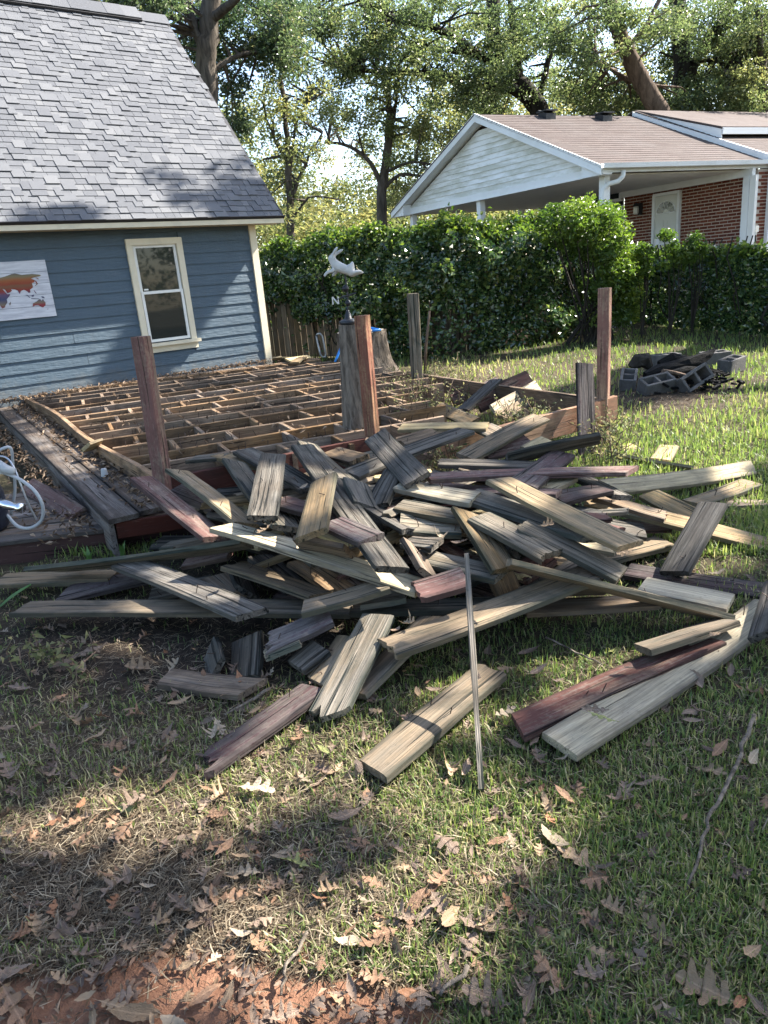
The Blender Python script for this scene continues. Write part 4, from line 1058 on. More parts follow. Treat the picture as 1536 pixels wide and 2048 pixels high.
def clump_leaves(C, rad, per, size, tint=None, flat=.75):
    """leaf clumps around centres C (m,3)"""
    m = len(C); rad = np.broadcast_to(np.asarray(rad, float), (m,))
    k = np.repeat(np.arange(m), per)
    g = rng.normal(size=(len(k), 3)); g = unit(g)*(rng.random((len(k), 1))**.45)
    P = C[k]+g*rad[k][:, None]*np.array([1, 1, flat])
    ct = rng.random(m) if tint is None else tint
    r = .62*ct[k]+.38*rng.random(len(k))
    return leaf_quads(P, size, rnd=r, nrm=g*.7+np.array([0, 0, .6]), spread=.55)
LM = {
 'oak': leafy('oak_leaves', [(0, (.034, .052, .023)), (.35, (.074, .102, .042)), (.7, (.135, .17, .07)), (1, (.24, .24, .11))], .45, .34, .6),
 'oakdark': leafy('dark_oak_leaves', [(0, (.024, .042, .022)), (.4, (.050, .078, .036)), (.8, (.095, .125, .055)), (1, (.19, .18, .08))], .42, .34, .6),
 'yellow': leafy('autumn_yellow_green_leaves', [(0, (.06, .083, .036)), (.4, (.12, .145, .06)), (.8, (.20, .21, .085)), (1, (.30, .26, .10))], .5, .4, .5),
 'ivy': leafy('ivy_leaves', [(0, (.020, .044, .016)), (.5, (.05, .092, .030)), (.85, (.115, .17, .048)), (1, (.22, .27, .07))], .28, .24, .9),
 'ivytop': leafy('bright_ivy_leaves', [(0, (.035, .065, .016)), (.5, (.075, .125, .024)), (1, (.17, .22, .045))], .42, .35, .5),  # brighter ivy tone; on hedge tops it puts sunlight into the colour
 'far': leafy('far_leaves', [(0, (.07, .09, .038)), (.5, (.15, .165, .065)), (1, (.28, .25, .10))], .45, .6, .2),
}
def crown_points(ells):
    """ells: (px,py,rx,ry,Y0,Y1,n) -> clump centres spread through the crown's volume"""
    out = []
    for (px, py, rx, ry, Y0, Y1, n) in ells:
        for _ in range(n):
            a = random.uniform(0, 6.283); r = math.sqrt(random.random())
            p = aty(px+rx*r*math.cos(a), py+ry*r*math.sin(a), random.uniform(Y0, Y1)); out.append(tuple(p))
    return np.array(out)
def polyline(pts, Y, n=5, jit=.06):
    """photo trace of a limb at distance Y (Y may be a pair) -> smoothed 3D points"""
    Ys = np.linspace(Y[0], Y[1], len(pts)) if hasattr(Y, '__len__') else [Y]*len(pts)
    P = [aty(px, py, y) for (px, py), y in zip(pts, Ys)]; out = []
    for i in range(len(P)-1):
        for k in range(n):
            t = k/n; p0 = P[max(i-1, 0)]; p1 = P[i]; p2 = P[i+1]; p3 = P[min(i+2, len(P)-1)]
            q = .5*((2*p1)+(p2-p0)*t+(2*p0-5*p1+4*p2-p3)*t*t+(3*p1-p0-3*p2+p3)*t**3)
            out.append(q+Vector((random.gauss(0, jit), random.gauss(0, jit), 0))*.3)
    out.append(P[-1]); return out
def tree(name, label, trunk, Y, r0, r1, limbs, ells, mat, bmat, per=80, rad=.5, size=.14, base=None, group=None, twigs=True):
    tp = polyline(trunk, Y); b = base or Vector((tp[0].x, tp[0].y, float(gz(tp[0].x, tp[0].y))-.2))
    if tp[0].z > b.z+.3: tp = [b, lerp(b, tp[0], .5)]+tp
    t = thing(name, label, 'tree', tp[0], group)
    m = len(tp); MB().tube(tp, [r0*(1-k/m)+r1*k/m+random.uniform(-.03, .03)*r0+(.35*r0 if k == 0 else 0) for k in range(m)], 10).build('trunk', bmat, t, smooth=True)
    nodes = list(tp[m//2:])
    for (pts, Yl, ra, rb) in limbs:
        lp = polyline(pts, Yl); k = len(lp)
        MB().tube(lp, [ra*(1-i/k)+rb*i/k for i in range(k)], 8).build('limb', bmat, t, smooth=True); nodes += lp[2:]
    C = crown_points(ells)
    if twigs:
        tw = MB(); NA = np.array([tuple(q) for q in nodes])
        for c in C[::2]:
            d = np.linalg.norm(NA-c, axis=1); j = int(np.argmin(d+rng.random(len(d))*.8)); a = Vector(NA[j]); e = Vector(c)
            if (e-a).length > 5.5: continue
            mid = lerp(a, e, .5)+Vector((random.gauss(0, .15), random.gauss(0, .15), random.uniform(0, .25)))
            tw.tube([a, mid, e], [.045, .025, .008], 4, False)
        if tw.V: tw.build('branches', bmat, t, kind='stuff')
    V, F, rr = clump_leaves(C, rng.uniform(.6, 1.25, len(C))*rad, per, size)
    link('crown', fast_mesh('crown', V, F, {'rnd': rr}), mat, t)
    return t
GT = 'trees behind the shed and the neighbour house'
tree('oak_tree', 'dark oak with thick trunk rising behind the shed roof', [(425, 300), (412, 140), (418, 60), (424, -40)], 19.5, .27, .20,
     [([(414, 120), (392, 60), (370, -10)], 19.5, .13, .07), ([(420, 40), (470, 0), (540, -60)], (19.5, 18.5), .12, .05), ([(412, 150), (480, 110), (560, 100)], (19.5, 20.5), .07, .03)],
     [(480, 80, 110, 105, 19.8, 22, 42), (375, 70, 60, 110, 20.2, 23, 20), (150, 2, 200, 36, 17, 20, 26), (545, 50, 90, 80, 19, 23, 26), (470, 210, 40, 60, 20, 22, 8), (320, 10, 90, 40, 18, 21, 12)],
     LM['oakdark'], M['bark'], 150, .52, .115, group=GT)
tree('slim_tree', 'slim forked tree with yellow green leaves right of the shed roof', [(583, 520), (582, 420), (577, 330), (572, 240), (560, 150)], 22, .13, .05,
     [([(582, 400), (610, 330), (645, 265)], 22, .06, .02), ([(580, 350), (590, 260), (625, 180)], (22, 23), .05, .02), ([(578, 330), (545, 270), (525, 200)], 22, .05, .02), ([(583, 440), (620, 395), (680, 400)], 22, .04, .015)],
     [(585, 190, 75, 60, 21, 24, 20), (545, 290, 45, 90, 21, 23, 16), (605, 300, 50, 70, 21, 24, 12), (560, 410, 45, 60, 21, 23, 12), (640, 220, 55, 50, 22, 25, 9)],
     LM['yellow'], M['bark'], 90, .42, .10, group=GT)
tree('forked_tree', 'grey forked tree standing between shed and carport', [(762, 460), (764, 380), (772, 320), (778, 240), (775, 170)], 26, .20, .08,
     [([(766, 370), (735, 320), (690, 290), (650, 285)], 26, .09, .03), ([(770, 345), (820, 325), (870, 330)], (26, 25), .06, .02), ([(770, 375), (800, 350), (850, 352), (900, 345)], 26, .07, .02), ([(774, 300), (790, 220), (800, 120)], 26, .07, .03)],
     [(770, 250, 90, 80, 24, 28, 34), (715, 225, 70, 50, 24, 28, 16), (850, 290, 70, 60, 25, 28, 22), (820, 370, 60, 50, 25, 28, 16), (700, 180, 90, 50, 24, 28, 16), (870, 370, 50, 30, 25, 27, 8)],
     LM['yellow'], M['bark'], 110, .46, .105, group=GT)
tree('spreading_oak', 'big spreading oak with long low limbs behind the carport gable', [(1100, 300), (1075, 215), (1035, 165), (1000, 130), (985, 60), (990, -40)], 27, .38, .20,
     [([(1060, 200), (1005, 170), (940, 182), (890, 152), (800, 145), (690, 140)], (27, 25), .20, .05), ([(1015, 145), (960, 110), (900, 100), (820, 90)], (27, 25.5), .18, .05), ([(960, 112), (880, 60), (790, 35), (690, -20)], (26.5, 24), .15, .06), ([(1040, 170), (1030, 90), (1020, 0)], 27, .16, .08), ([(1080, 190), (1100, 110), (1130, 40)], 27.5, .12, .05)],
     [(700, 60, 150, 80, 23, 28, 46), (850, 50, 150, 80, 23, 28, 46), (990, 50, 120, 80, 24, 29, 38), (900, 160, 130, 45, 24, 28, 34), (1070, 120, 80, 100, 25, 30, 34), (770, 140, 120, 45, 24, 27, 24), (960, 215, 110, 40, 27, 30, 26), (600, 70, 80, 80, 24, 27, 18)],
     LM['oak'], M['barkdark'], 150, .52, .115, group=GT)
tree('leaning_oak', 'oak with bare brown trunk leaning left above the carport roof', [(1345, 290), (1318, 222), (1278, 155), (1245, 80), (1205, -30)], 23.5, .30, .20,
     [([(1290, 175), (1240, 150), (1190, 120)], (23.5, 24.5), .07, .03), ([(1255, 100), (1300, 40), (1330, -30)], (23.5, 24), .1, .05)],
     [(1180, 60, 90, 90, 22, 27, 34), (1240, 190, 90, 45, 24.5, 27, 30), (1270, 40, 90, 60, 21.5, 23, 12), (1160, 180, 60, 45, 25, 27, 18), (1330, 210, 80, 30, 24, 26, 18)],
     LM['oak'], M['barkbrown'], 150, .48, .115, group=GT)
tree('dark_oak', 'dark upright oak trunk at upper right with forked branches', [(1375, 300), (1368, 200), (1362, 100), (1350, -40)], 26.5, .32, .24,
     [([(1375, 170), (1400, 105), (1460, 10), (1480, -40)], 26.5, .17, .1), ([(1366, 120), (1420, 120), (1500, 95)], (26.5, 25.5), .08, .03)],
     [(1400, 120, 90, 100, 25, 29, 42), (1430, 40, 110, 70, 24, 29, 42), (1500, 150, 70, 90, 24, 28, 34), (1330, 90, 60, 90, 27, 29, 20), (1440, 205, 110, 30, 24, 27, 30), (1540, 40, 60, 80, 24, 28, 20)],
     LM['oak'], M['barkdark'], 150, .52, .115, group=GT)
tree('edge_tree', 'leafy tree at the right frame edge behind the house', [(1533, 300), (1531, 200), (1525, 120), (1515, 20)], 25, .16, .07,
     [([(1530, 190), (1490, 150), (1450, 140)], 25, .06, .02)],
     [(1500, 190, 60, 50, 24, 26, 14), (1560, 120, 60, 120, 23, 27, 24)], LM['yellow'], M['bark'], 130, .42, .11, group=GT)
# far wood that reads as one mass
C = crown_points([(560, 420, 90, 90, 38, 55, 40), (700, 430, 130, 60, 38, 55, 60), (860, 420, 140, 60, 38, 55, 50), (780, 330, 140, 70, 42, 60, 26), (1100, 260, 260, 90, 36, 50, 70), (1350, 230, 240, 110, 36, 50, 80), (930, 250, 130, 90, 40, 55, 34), (480, 330, 80, 140, 36, 50, 40), (900, 60, 500, 120, 42, 60, 50), (-150, 150, 300, 200, 40, 50, 40), (1750, 200, 250, 220, 36, 50, 60), (650, 470, 140, 40, 30, 36, 40), (1000, 440, 200, 30, 30, 36, 40)])
V, F, rr = clump_leaves(C, rng.uniform(.9, 1.8, len(C)), 110, .24)
link('far_woodland', fast_mesh('far_woodland', V, F, {'rnd': rr}), LM['far'], label='hazy yellow green woodland far behind the houses', cat='woodland', kind='stuff')

# ------------------------------------------------------------------ shade trees standing outside the frame on the right, their crowns shaped to shade the yard
# lit patches on the ground/deck in photo coordinates (px, py, rx, ry): gaps left in the canopy so sun falls there
LIT = [(100, 1675, 170, 60), (360, 1615, 220, 60), (620, 1535, 190, 55), (1030, 1630, 170, 70), (930, 1730, 130, 70), (800, 1850, 190, 70), (560, 1970, 350, 90), (230, 1960, 130, 40), (700, 1800, 130, 40), (1220, 1310, 150, 45), (1130, 1420, 60, 30), (100, 1420, 80, 18), (650, 1250, 60, 50),
       (1010, 735, 200, 60), (1360, 722, 220, 22), (1400, 880, 170, 75), (1250, 920, 120, 50), (1000, 800, 160, 60), (1500, 780, 90, 30), (1480, 1000, 60, 40), (180, 860, 90, 40), (330, 880, 90, 26), (560, 850, 100, 20), (480, 800, 80, 14), (90, 960, 70, 70), (700, 880, 80, 30), (130, 880, 50, 60), (950, 860, 120, 50), (1100, 850, 90, 60),
       (560, 1010, 60, 30), (800, 1120, 60, 25), (470, 1070, 60, 25), (250, 1210, 90, 20), (1100, 1180, 60, 20), (1380, 1130, 120, 40), (880, 1420, 30, 30)]
SH = np.array([SUNV.x, SUNV.y, SUNV.z])
shC, shR = [], []
def lit_at(px, py, Yd, r):
    ex, ey = .65*r*FPX/Yd, .55*r*FPX*EYE/(Yd*Yd+1)
    return any(((px-a)/(rx+ex))**2+((py-b)/(ry+ey))**2 < 1.0 for a, b, rx, ry in LIT)
for k in range(9000):
    near_ = k % 2 == 0
    x, y = (random.uniform(-3, 3.5), random.uniform(.3, 4.6)) if near_ else (random.uniform(-6, 8), random.uniform(4.4, 14.5))
    px, py = proj((x, y, 0))
    if not (-260 < px < 1850 and py < 2500): continue
    r = random.uniform(.12, .22) if near_ else random.uniform(.22, .40)
    if lit_at(px, py, max(y, .8), r): continue
    if py < 800 and px > 840 and not (py < 690 and px > 1120) and ((px-1340)/140)**2+((py-785)/45)**2 > 1: continue
    if py < 790 and px < 560: continue
    dw_ = Vector((x, y, 0))-SC
    if dw_.dot(SN) < .15 and dw_.dot(SD) < 2.5: continue
    if 40 < px < 860 and 725 < py < 940 and random.random() < .72: continue
    if 250 < px < 1350 and 940 <= py < 1230 and random.random() < .62: continue
    t = random.uniform(8.5, 12) if near_ else random.uniform(12.5, 19)
    q = np.array([x, y, 0.0])+SH*t
    u, v = proj(q)
    if -60 < u < 1600 and v > -90: continue              # the crown stands outside the view, as in the photo
    shC.append(q); shR.append(r)
for _ in range(60):                                       # shade on the lower right corner of the shed roof
    p = RP(-random.uniform(-.2, 1.7), abs(random.gauss(0, .38)), 0); shC.append(np.array(p)+SH*random.uniform(11, 13)); shR.append(.2)
for _ in range(420):                                       # and most of the shed wall
    s_ = random.uniform(-4.6, .2); z_ = random.uniform(.3, 1.3)
    if s_ < -3.3 and z_ < .75+.25*(s_+3.3)*-1: continue
    if s_ > -1.25 and z_ < 1.45+.55*s_*(1 if s_ < 0 else 0)-.2 and z_ > .35: continue
    shC.append(np.array(W(s_, z_))+SH*random.uniform(12, 17)); shR.append(.2)
shC = np.array(shC); shR = np.array(shR)
# clumps cut away along the sun lines, so these wall and heap spots stay sunlit
spots = [(W(*wpx(px, py)), .16) for px, py in ((15, 735), (60, 745), (110, 735), (30, 770), (90, 765), (150, 755), (10, 790), (440, 650), (480, 620), (500, 650), (480, 690), (515, 600), (520, 640), (450, 690), (515, 560), (420, 700))]
spots += [(atz(px, py, z), .07) for px, py, z in ((530, 965, .5), (640, 1000, .55), (700, 1110, .3), (560, 1085, .38), (470, 1065, .4), (780, 1150, .28), (1060, 1000, .45), (300, 1205, .12), (1400, 1060, .2), (1480, 940, .1), (720, 1260, .2), (1000, 1225, .2), (800, 900, .55), (1250, 960, .35), (1340, 1100, .1), (1420, 1260, .05), (860, 1430, .04), (290, 760, .5), (720, 720, .8), (1205, 650, 1.0), (1205, 740, .6), (1160, 800, .4), (1180, 870, .2))]
kp = np.ones(len(shC), bool)
for p_, m_ in spots:
    d_ = shC-np.array(p_); al = d_ @ SH; pd = np.linalg.norm(d_-al[:, None]*SH, axis=1); kp &= ~((pd < shR+m_) & (al > 0))
shC, shR = shC[kp], shR[kp]
half_ = np.median(shC[:, 0])
for nm, lab, sel, foot in (('shade_oak', 'tall oak standing just right of the view, crown shaped to shade the lawn', shC[:, 0] >= half_, Vector((11.5, 8.5, 0))), ('shade_oak', 'tall oak beyond the right frame edge, crown shaped to shade deck and shed', shC[:, 0] < half_, Vector((12.0, 16.0, 0)))):
    t = thing(nm, lab, 'tree', foot, 'shade trees right of the view')
    Cc = shC[sel]; cen = Vector(Cc.mean(0))
    tp = [foot+UZ*(-.2), foot+UZ*3, lerp(foot, cen, .45)+UZ*2.2, cen]
    MB().tube(tp, [.42, .32, .25, .12], 10).build('trunk', M['bark'], t, smooth=True)
    V, F, rr = clump_leaves(Cc, shR[sel], 30, .15)
    link('crown', fast_mesh('crown', V, F, {'rnd': rr}), LM['oak'], t)

C = np.stack([rng.uniform(15, 24, 170), rng.uniform(-14, 9, 170), rng.uniform(.3, 6.5, 170)], 1)  # unseen woodland, added so the shed window reflects dark trees
V, F, rr = clump_leaves(C, rng.uniform(.9, 1.7, len(C)), 90, .26)
link('side_woodland', fast_mesh('side_woodland', V, F, {'rnd': rr}), LM['oakdark'], label='unseen dark woodland to the right of the yard', cat='woodland', kind='stuff')
# ------------------------------------------------------------------ fence under the ivy
f0 = atz(548, 716, .05); f1 = atz(900, 716, 0); f2 = atz(1178, 672, .0)
fpath = [f0+Vector((0, .25, 0)), f1+Vector((0, .45, 0)), f2+Vector((0, .35, 0))]
fence = thing('board_fence', 'old vertical board fence almost swallowed by ivy', 'fence', fpath[1])
fd_ = (fpath[1]-fpath[0]); n_ = int(fd_.length/.145)
for k in range(n_):
    p = lerp(fpath[0], fpath[1], (k+.5)/n_); h = 1.62+random.uniform(-.03, .03)
    ax = frame(UZ, fd_.normalized()) ; x = fd_.normalized(); y = Vector((-x.y, x.x, 0))
    link('fence_board', beam_mesh('fence_board', h, .02, .138, seg=3, wob=.004), M['fence'], fence, mat_from(p+UZ*(h/2)+y*random.uniform(-.006, .006), (UZ, x, y)))
fd_ = (fpath[2]-fpath[1]); n_ = int(fd_.length/.145)
for k in range(n_):
    p = lerp(fpath[1], fpath[2], (k+.5)/n_); h = 1.62+random.uniform(-.03, .03); x = fd_.normalized(); y = Vector((-x.y, x.x, 0))
    link('fence_board', beam_mesh('fence_board', h, .02, .138, seg=3, wob=.004), M['fence'], fence, mat_from(p+UZ*(h/2), (UZ, x, y)))
fp_ = atz(540, 716, .05)+Vector((.02, .05, 0)); 
link('fence_post', beam_mesh('fence_post', 1.7, .12, .16, seg=3), M['fence'], fence, mat_from(fp_+UZ*.85, (UZ, UX, UY)))
# ------------------------------------------------------------------ ivy hedges
def hedge(name, label, base_px, top_px, n, depth, mat, topmat, sparse=None, zlow=0.0, leaf=.085):
    """base_px/top_px: photo traces of foot and crest"""
    bx = [b[0] for b in base_px]; xs = rng.uniform(min(bx), max(bx), n)
    by = np.interp(xs, bx, [b[1] for b in base_px]); ty = np.interp(xs, [t[0] for t in top_px], [t[1] for t in top_px])
    h = rng.random(n)**.85
    P = np.zeros((n, 3)); ok = np.ones(n, bool)
    for i in range(n):
        b = atz(xs[i], by[i], 0.0); tz = aty(xs[i], ty[i], b.y+.1).z
        tz += .17*(mnoise.noise(Vector((b.x*2.2, 3.1, 0)))+.6*mnoise.noise(Vector((b.x*6, 7, 0))))
        z = zlow+(tz-zlow)*h[i]
        bul = mnoise.noise(Vector((b.x*1.3, z*1.6, 2.0)))+.6*mnoise.noise(Vector((b.x*3.4, z*3.6, 5.0)))
        f = z/tz
        off = depth*(.45+.55*bul)*(.35+.65*math.sin(min(1, f*1.05)*math.pi*.62))
        off *= 1-.75*max(0, f-.8)/.2
        P[i] = (b.x+random.gauss(0, .03), b.y+.15-off+abs(random.gauss(0, .10)), z+random.gauss(0, .04))
        if sparse is not None and random.random() < sparse(xs[i], f): ok[i] = False
    P = P[ok]; hh = h[ok]; n = len(P)
    nr = np.tile(np.array([.1, -.8, .55]), (n, 1))
    topsel = hh+rng.normal(0, .05, n) > .90
    t = thing(name, label, 'hedge', Vector(P.mean(0)*np.array([1, 1, 0])))
    V, F, rr = leaf_quads(P[~topsel], leaf*rng.uniform(.7, 1.35, (~topsel).sum()), nr[~topsel], .8, .8, rng.random((~topsel).sum())**1.3)
    link('foliage', fast_mesh('ivy_foliage', V, F, {'rnd': rr}), mat, t)
    Pt = P[topsel]; Pt = np.concatenate([Pt, Pt+rng.normal(0, .06, Pt.shape)])
    V, F, rr = leaf_quads(Pt, leaf*.95, None, .8, .7)
    link('lit_crest', fast_mesh('ivy_lit_crest', V, F, {'rnd': rr}), topmat, t)  # crest leaves take the brighter colour that imitates sun on the hedge top
    # woody stems inside
    st = MB()
    for k in range(26):
        xx = random.uniform(min(bx), max(bx)); b = atz(xx, float(np.interp(xx, bx, [q[1] for q in base_px])), 0)+Vector((0, .12, 0)); pts = [b]
        for j in range(5): pts.append(pts[-1]+Vector((random.gauss(0, .1), random.gauss(0, .03), .32)))
        st.tube(pts, .012, 4)
    st.build('stems', M['barkdark'], t, kind='stuff')
    return t
def sp_left(x, f):
    d = 0.0
    if x < 760: d = max(d, .96*max(0, min(1, (.42-f)/.12)))
    if x < 575: d = max(d, .9*max(0, min(1, (.62-f)/.2)))
    if 860 < x < 960: d = max(d, .75*max(0, min(1, (.50-f)/.15)))
    d = max(d, .35*(f < .18))
    return d
hedge('ivy_hedge', 'long ivy mound covering the board fence left of the garden gate', [(528, 716), (700, 718), (900, 716), (1040, 694), (1195, 668)], [(528, 505), (560, 490), (640, 478), (700, 462), (760, 452), (850, 455), (905, 432), (960, 452), (1020, 440), (1100, 432), (1150, 410), (1200, 400), (1215, 430)], 34000, 1.15, LM['ivy'], LM['ivytop'], sp_left)
hedge('ivy_hedge', 'dark shaded ivy hedge along the brick house right of the gate', [(1262, 655), (1330, 656), (1420, 662), (1536, 672), (1640, 682)], [(1255, 560), (1275, 520), (1330, 500), (1365, 515), (1420, 508), (1480, 492), (1536, 505), (1640, 500)], 19000, .9, LM['ivy'], LM['ivytop'])
# tall leafy bush at the gate end of the left hedge, and wispy shoots by the house
C = crown_points([(1190, 470, 55, 60, 12.6, 13.6, 30), (1140, 450, 60, 40, 12.8, 13.6, 20), (1225, 540, 34, 60, 12.8, 13.6, 16), (1200, 590, 30, 50, 12.9, 13.5, 10), (1235, 600, 34, 45, 13.2, 13.8, 22), (1255, 540, 26, 40, 13.2, 13.8, 12)])
gb = thing('gate_bush', 'tall bright leafy bush at the garden gate', 'bush', Vector(C.mean(0)*np.array([1, 1, 0])))
V, F, rr = clump_leaves(C, .25, 130, .085); link('foliage', fast_mesh('bush_foliage', V, F, {'rnd': rr}), LM['ivytop'], gb)
mbt = MB()
for c in C[::3]: mbt.tube([Vector((4.0+random.gauss(0, .2), 13.3, 0)), lerp(Vector((4.0, 13.3, 0)), Vector(c), .6), Vector(c)], [.02, .014, .006], 4)
mbt.build('stems', M['barkdark'], gb, kind='stuff')
for (px, py, rx, ry, lab) in ((1340, 500, 26, 40, 'wispy bright shoot rising before the white door'), (1392, 500, 22, 30, 'wispy shoot rising before the brick wall'), (1290, 520, 30, 30, 'low bright shrub below the porch railing')):
    C = crown_points([(px, py, rx, ry, 13.1, 13.4, 12)])
    sh = thing('garden_shrub', lab, 'shrub', Vector((C[:, 0].mean(), C[:, 1].mean(), 0)), 'shrubs behind the right hedge')
    V, F, rr = clump_leaves(C, .14, 70, .075); link('foliage', fast_mesh('shrub_foliage', V, F, {'rnd': rr}), LM['ivytop'], sh)
    mbt = MB(); b0 = Vector((C[:, 0].mean(), C[:, 1].mean(), 0))
    for c in C[::2]: mbt.tube([b0, lerp(b0, Vector(c), .6)+Vector((.05, 0, 0)), Vector(c)], [.015, .01, .005], 4)
    mbt.build('stems', M['barkdark'], sh, kind='stuff')

# ------------------------------------------------------------------ grass
deckpoly = [(p.x, p.y) for p in (dE, lerp(dE, dD, .75), lerp(dD, dB, .5)-hdir(22)*.9, dB, SC, dA, SC+SD*-9, dA+do*2.2, dE+do*1.2)]
def scatter(n, xr, yr, far=False):
    px = rng.uniform(*xr, n); py = rng.uniform(*yr, n)
    v = np.array(CAMR) @ np.stack([(px-768)/FPX, -(py-1024)/FPX, -np.ones(n)]); t = -EYE/v[2]
    x, y = v[0]*t, v[1]*t; ok = (t > 0) & (y < 15.2) & (y > .4)
    x, y = x[ok], y[ok]; ok = ~in_quad(x, y, deckpoly); return x[ok], y[ok]
def blades(x, y, length, width, lean, cols, flat=False):
    n = len(x); z = gz(x, y); a = rng.uniform(0, 6.283, n); L = length*rng.uniform(.5, 1.4, n); w = width*rng.uniform(.6, 1.3, n)
    d = np.stack([np.cos(a), np.sin(a), np.zeros(n)], 1); s = np.stack([-np.sin(a), np.cos(a), np.zeros(n)], 1)
    le = (np.abs(rng.normal(0, lean, n)))[:, None]; up = np.array([0, 0, 1.0])
    b = np.stack([x, y, z-.003], 1)
    if flat:
        b[:, 2] += rng.uniform(.002, .02, n); el = rng.normal(0, .22, n)[:, None]
        m = b+(d*np.cos(el)+up*np.abs(np.sin(el)))*L[:, None]*.5; t = m+(d+s*rng.normal(0, .25, n)[:, None]-up*.12)*L[:, None]*.5
    else:
        th = np.clip(le, 0, 1.35); m = b+(up*np.cos(th*.6)+d*np.sin(th*.6))*L[:, None]*.55; t = m+(up*np.cos(th*1.5)+d*np.sin(th*1.5))*L[:, None]*.5
    ww = w[:, None]
    V = np.stack([b-s*ww*.5, b+s*ww*.5, m-s*ww*.42, m+s*ww*.42, t], 1).reshape(-1, 3)
    k = np.arange(n)[:, None]*5
    F = np.concatenate([k+np.array([[0, 1, 3]]), k+np.array([[0, 3, 2]]), k+np.array([[2, 3, 4]])], 0)
    return V, F, np.repeat(cols, 5)
gmat = leafy('grass_blades', [(0, (.050, .088, .028)), (.4, (.105, .155, .046)), (.70, (.19, .235, .068)), (.86, (.28, .27, .12)), (1, (.40, .35, .21))], .42, .5, .35)
tmat = leafy('dry_straw', [(0, (.045, .033, .023)), (.4, (.105, .08, .052)), (.75, (.19, .15, .10)), (1, (.36, .30, .21))], .2, .7, .2)
VV, FF_, RR = [], [], []; nb_ = 0
def addb(V, F, r):
    global nb_
    VV.append(V); FF_.append(F+nb_); RR.append(r); nb_ += len(V)
x, y = scatter(150000, (-350, 1900), (1080, 2350)); g, c_, s_, d_ = cover(x, y); k = rng.random(len(x)) < g**1.2*.95; x, y = x[k], y[k]; d_ = d_[k]
addb(*blades(x, y, .038, .0046, .9, np.clip(.04+rng.random(len(x))*.86+.25*d_+.18*(vnoise(x, y, 2.3, 8)-.4), 0, 1)))
x, y = scatter(110000, (-350, 1900), (640, 1120)); g, c_, s_, d_ = cover(x, y); k = rng.random(len(x)) < g**1.1; x, y = x[k], y[k]; d_ = d_[k]
addb(*blades(x, y, .05+.003*y, .0045+.0011*y, .7, np.clip(.24+rng.random(len(x))*.48+.28*d_+.2*(vnoise(x, y, 1.1, 9)-.4), 0, 1)))
V, F, r = np.concatenate(VV), np.concatenate(FF_), np.concatenate(RR)
link('grass', fast_mesh('grass', V, F, {'rnd': r}), gmat, label='short green lawn grass with dry yellow blades', cat='grass', kind='stuff')
VV, FF_, RR = [], [], []; nb_ = 0
x, y = scatter(100000, (-350, 1900), (1080, 2350)); g, c_, s_, d_ = cover(x, y); k = rng.random(len(x)) < np.clip(.12+.9*d_+.45*s_-.9*c_+.3*(c_ > .05)*(c_ < .8), 0.02, 1); x, y = x[k], y[k]
addb(*blades(x, y, .055, .0026, 0, rng.random(len(x)), True))
x, y = scatter(30000, (-350, 1900), (640, 1120)); g, c_, s_, d_ = cover(x, y); k = rng.random(len(x)) < np.clip(.08+.8*d_+.5*s_, 0, 1); x, y = x[k], y[k]
addb(*blades(x, y, .09, .006, 0, rng.random(len(x)), True))
V, F, r = np.concatenate(VV), np.concatenate(FF_), np.concatenate(RR)
link('dry_thatch', fast_mesh('dry_thatch', V, F, {'rnd': r}), tmat, label='matted dry grass straw over the bare soil', cat='thatch', kind='stuff')
# ================================================================== things around the deck
# log standing in the deck with the rabbit weathervane
lb = atz(706, 851, .36); LY = lb.y; mpp = LY/FPX*1.03
lt = aty(703, 648, LY)
def wobble_tube(pts, rads, n=28, amp=.04, flare=0.0, seed=0):
    V, F = [], []; m = len(pts); up = UX
    for i, p in enumerate(pts):
        for k in range(n):
            th = 2*math.pi*k/n
            r = rads[i]*(1+amp*math.sin(3*th+seed)+amp*.6*math.sin(7*th+seed*2+i*.2)+random.uniform(-1, 1)*amp*.35)
            V.append(Vector(p)+Vector((math.cos(th)*r, math.sin(th)*r, 0)))
    for i in range(m-1):
        for k in range(n): F.append((i*n+k, i*n+(k+1) % n, (i+1)*n+(k+1) % n, (i+1)*n+k))
    return V, F
log = thing('standing_log', 'upright cut log with furrowed bark standing behind the centre post', 'log', Vector((lb.x, lb.y, 0)))
zz = np.linspace(0, lt.z, 14); pts = [lerp(Vector((lb.x+.01, lb.y, 0)), Vector((lt.x, lt.y, lt.z)), z/lt.z) for z in zz]
V, F = wobble_tube(pts, [.112-.012*(z/lt.z) for z in zz], 30, .05); link('bark', mesh('log_bark', V, F, True), M['logbark'], log)
MB().lathe(Vector((lt.x, lt.y, lt.z-.02)), [(.093, 0), (.091, .016), (.0, .018)], 28).build('cut_top', M['logtop'], log)
vane = thing('rabbit_weathervane', 'stone coloured leaping rabbit weathervane on the standing log', 'weathervane', lt)
def vp(px, py, dy=0.0): return aty(px, py, LY+dy)
c0 = vp(697, 641)
MB().lathe(c0-UZ*.025, [(.07, 0), (.072, .022), (.06, .03), (.028, .04), (.022, .075), (.012, .09), (.012, .1), (0, .1)], 18).build('base_cap', M['iron'], vane, smooth=True)
top = vp(690, 548); MB().tube([c0+UZ*.05, vp(695, 590), top], .0065, 8).build('rod', M['iron'], vane)
def ball(c, r, name):
    MB().lathe(c, [(0, -r), (r*.6, -r*.8), (r*.97, -r*.25), (r, 0), (r*.97, r*.25), (r*.6, r*.8), (0, r)], 14).build(name, M['iron'], vane, smooth=True)
ball(vp(696, 606), .024, 'lower_ball'); ball(vp(691, 577), .026, 'upper_ball')
a_, b_2 = vp(672, 600), vp(712, 586)
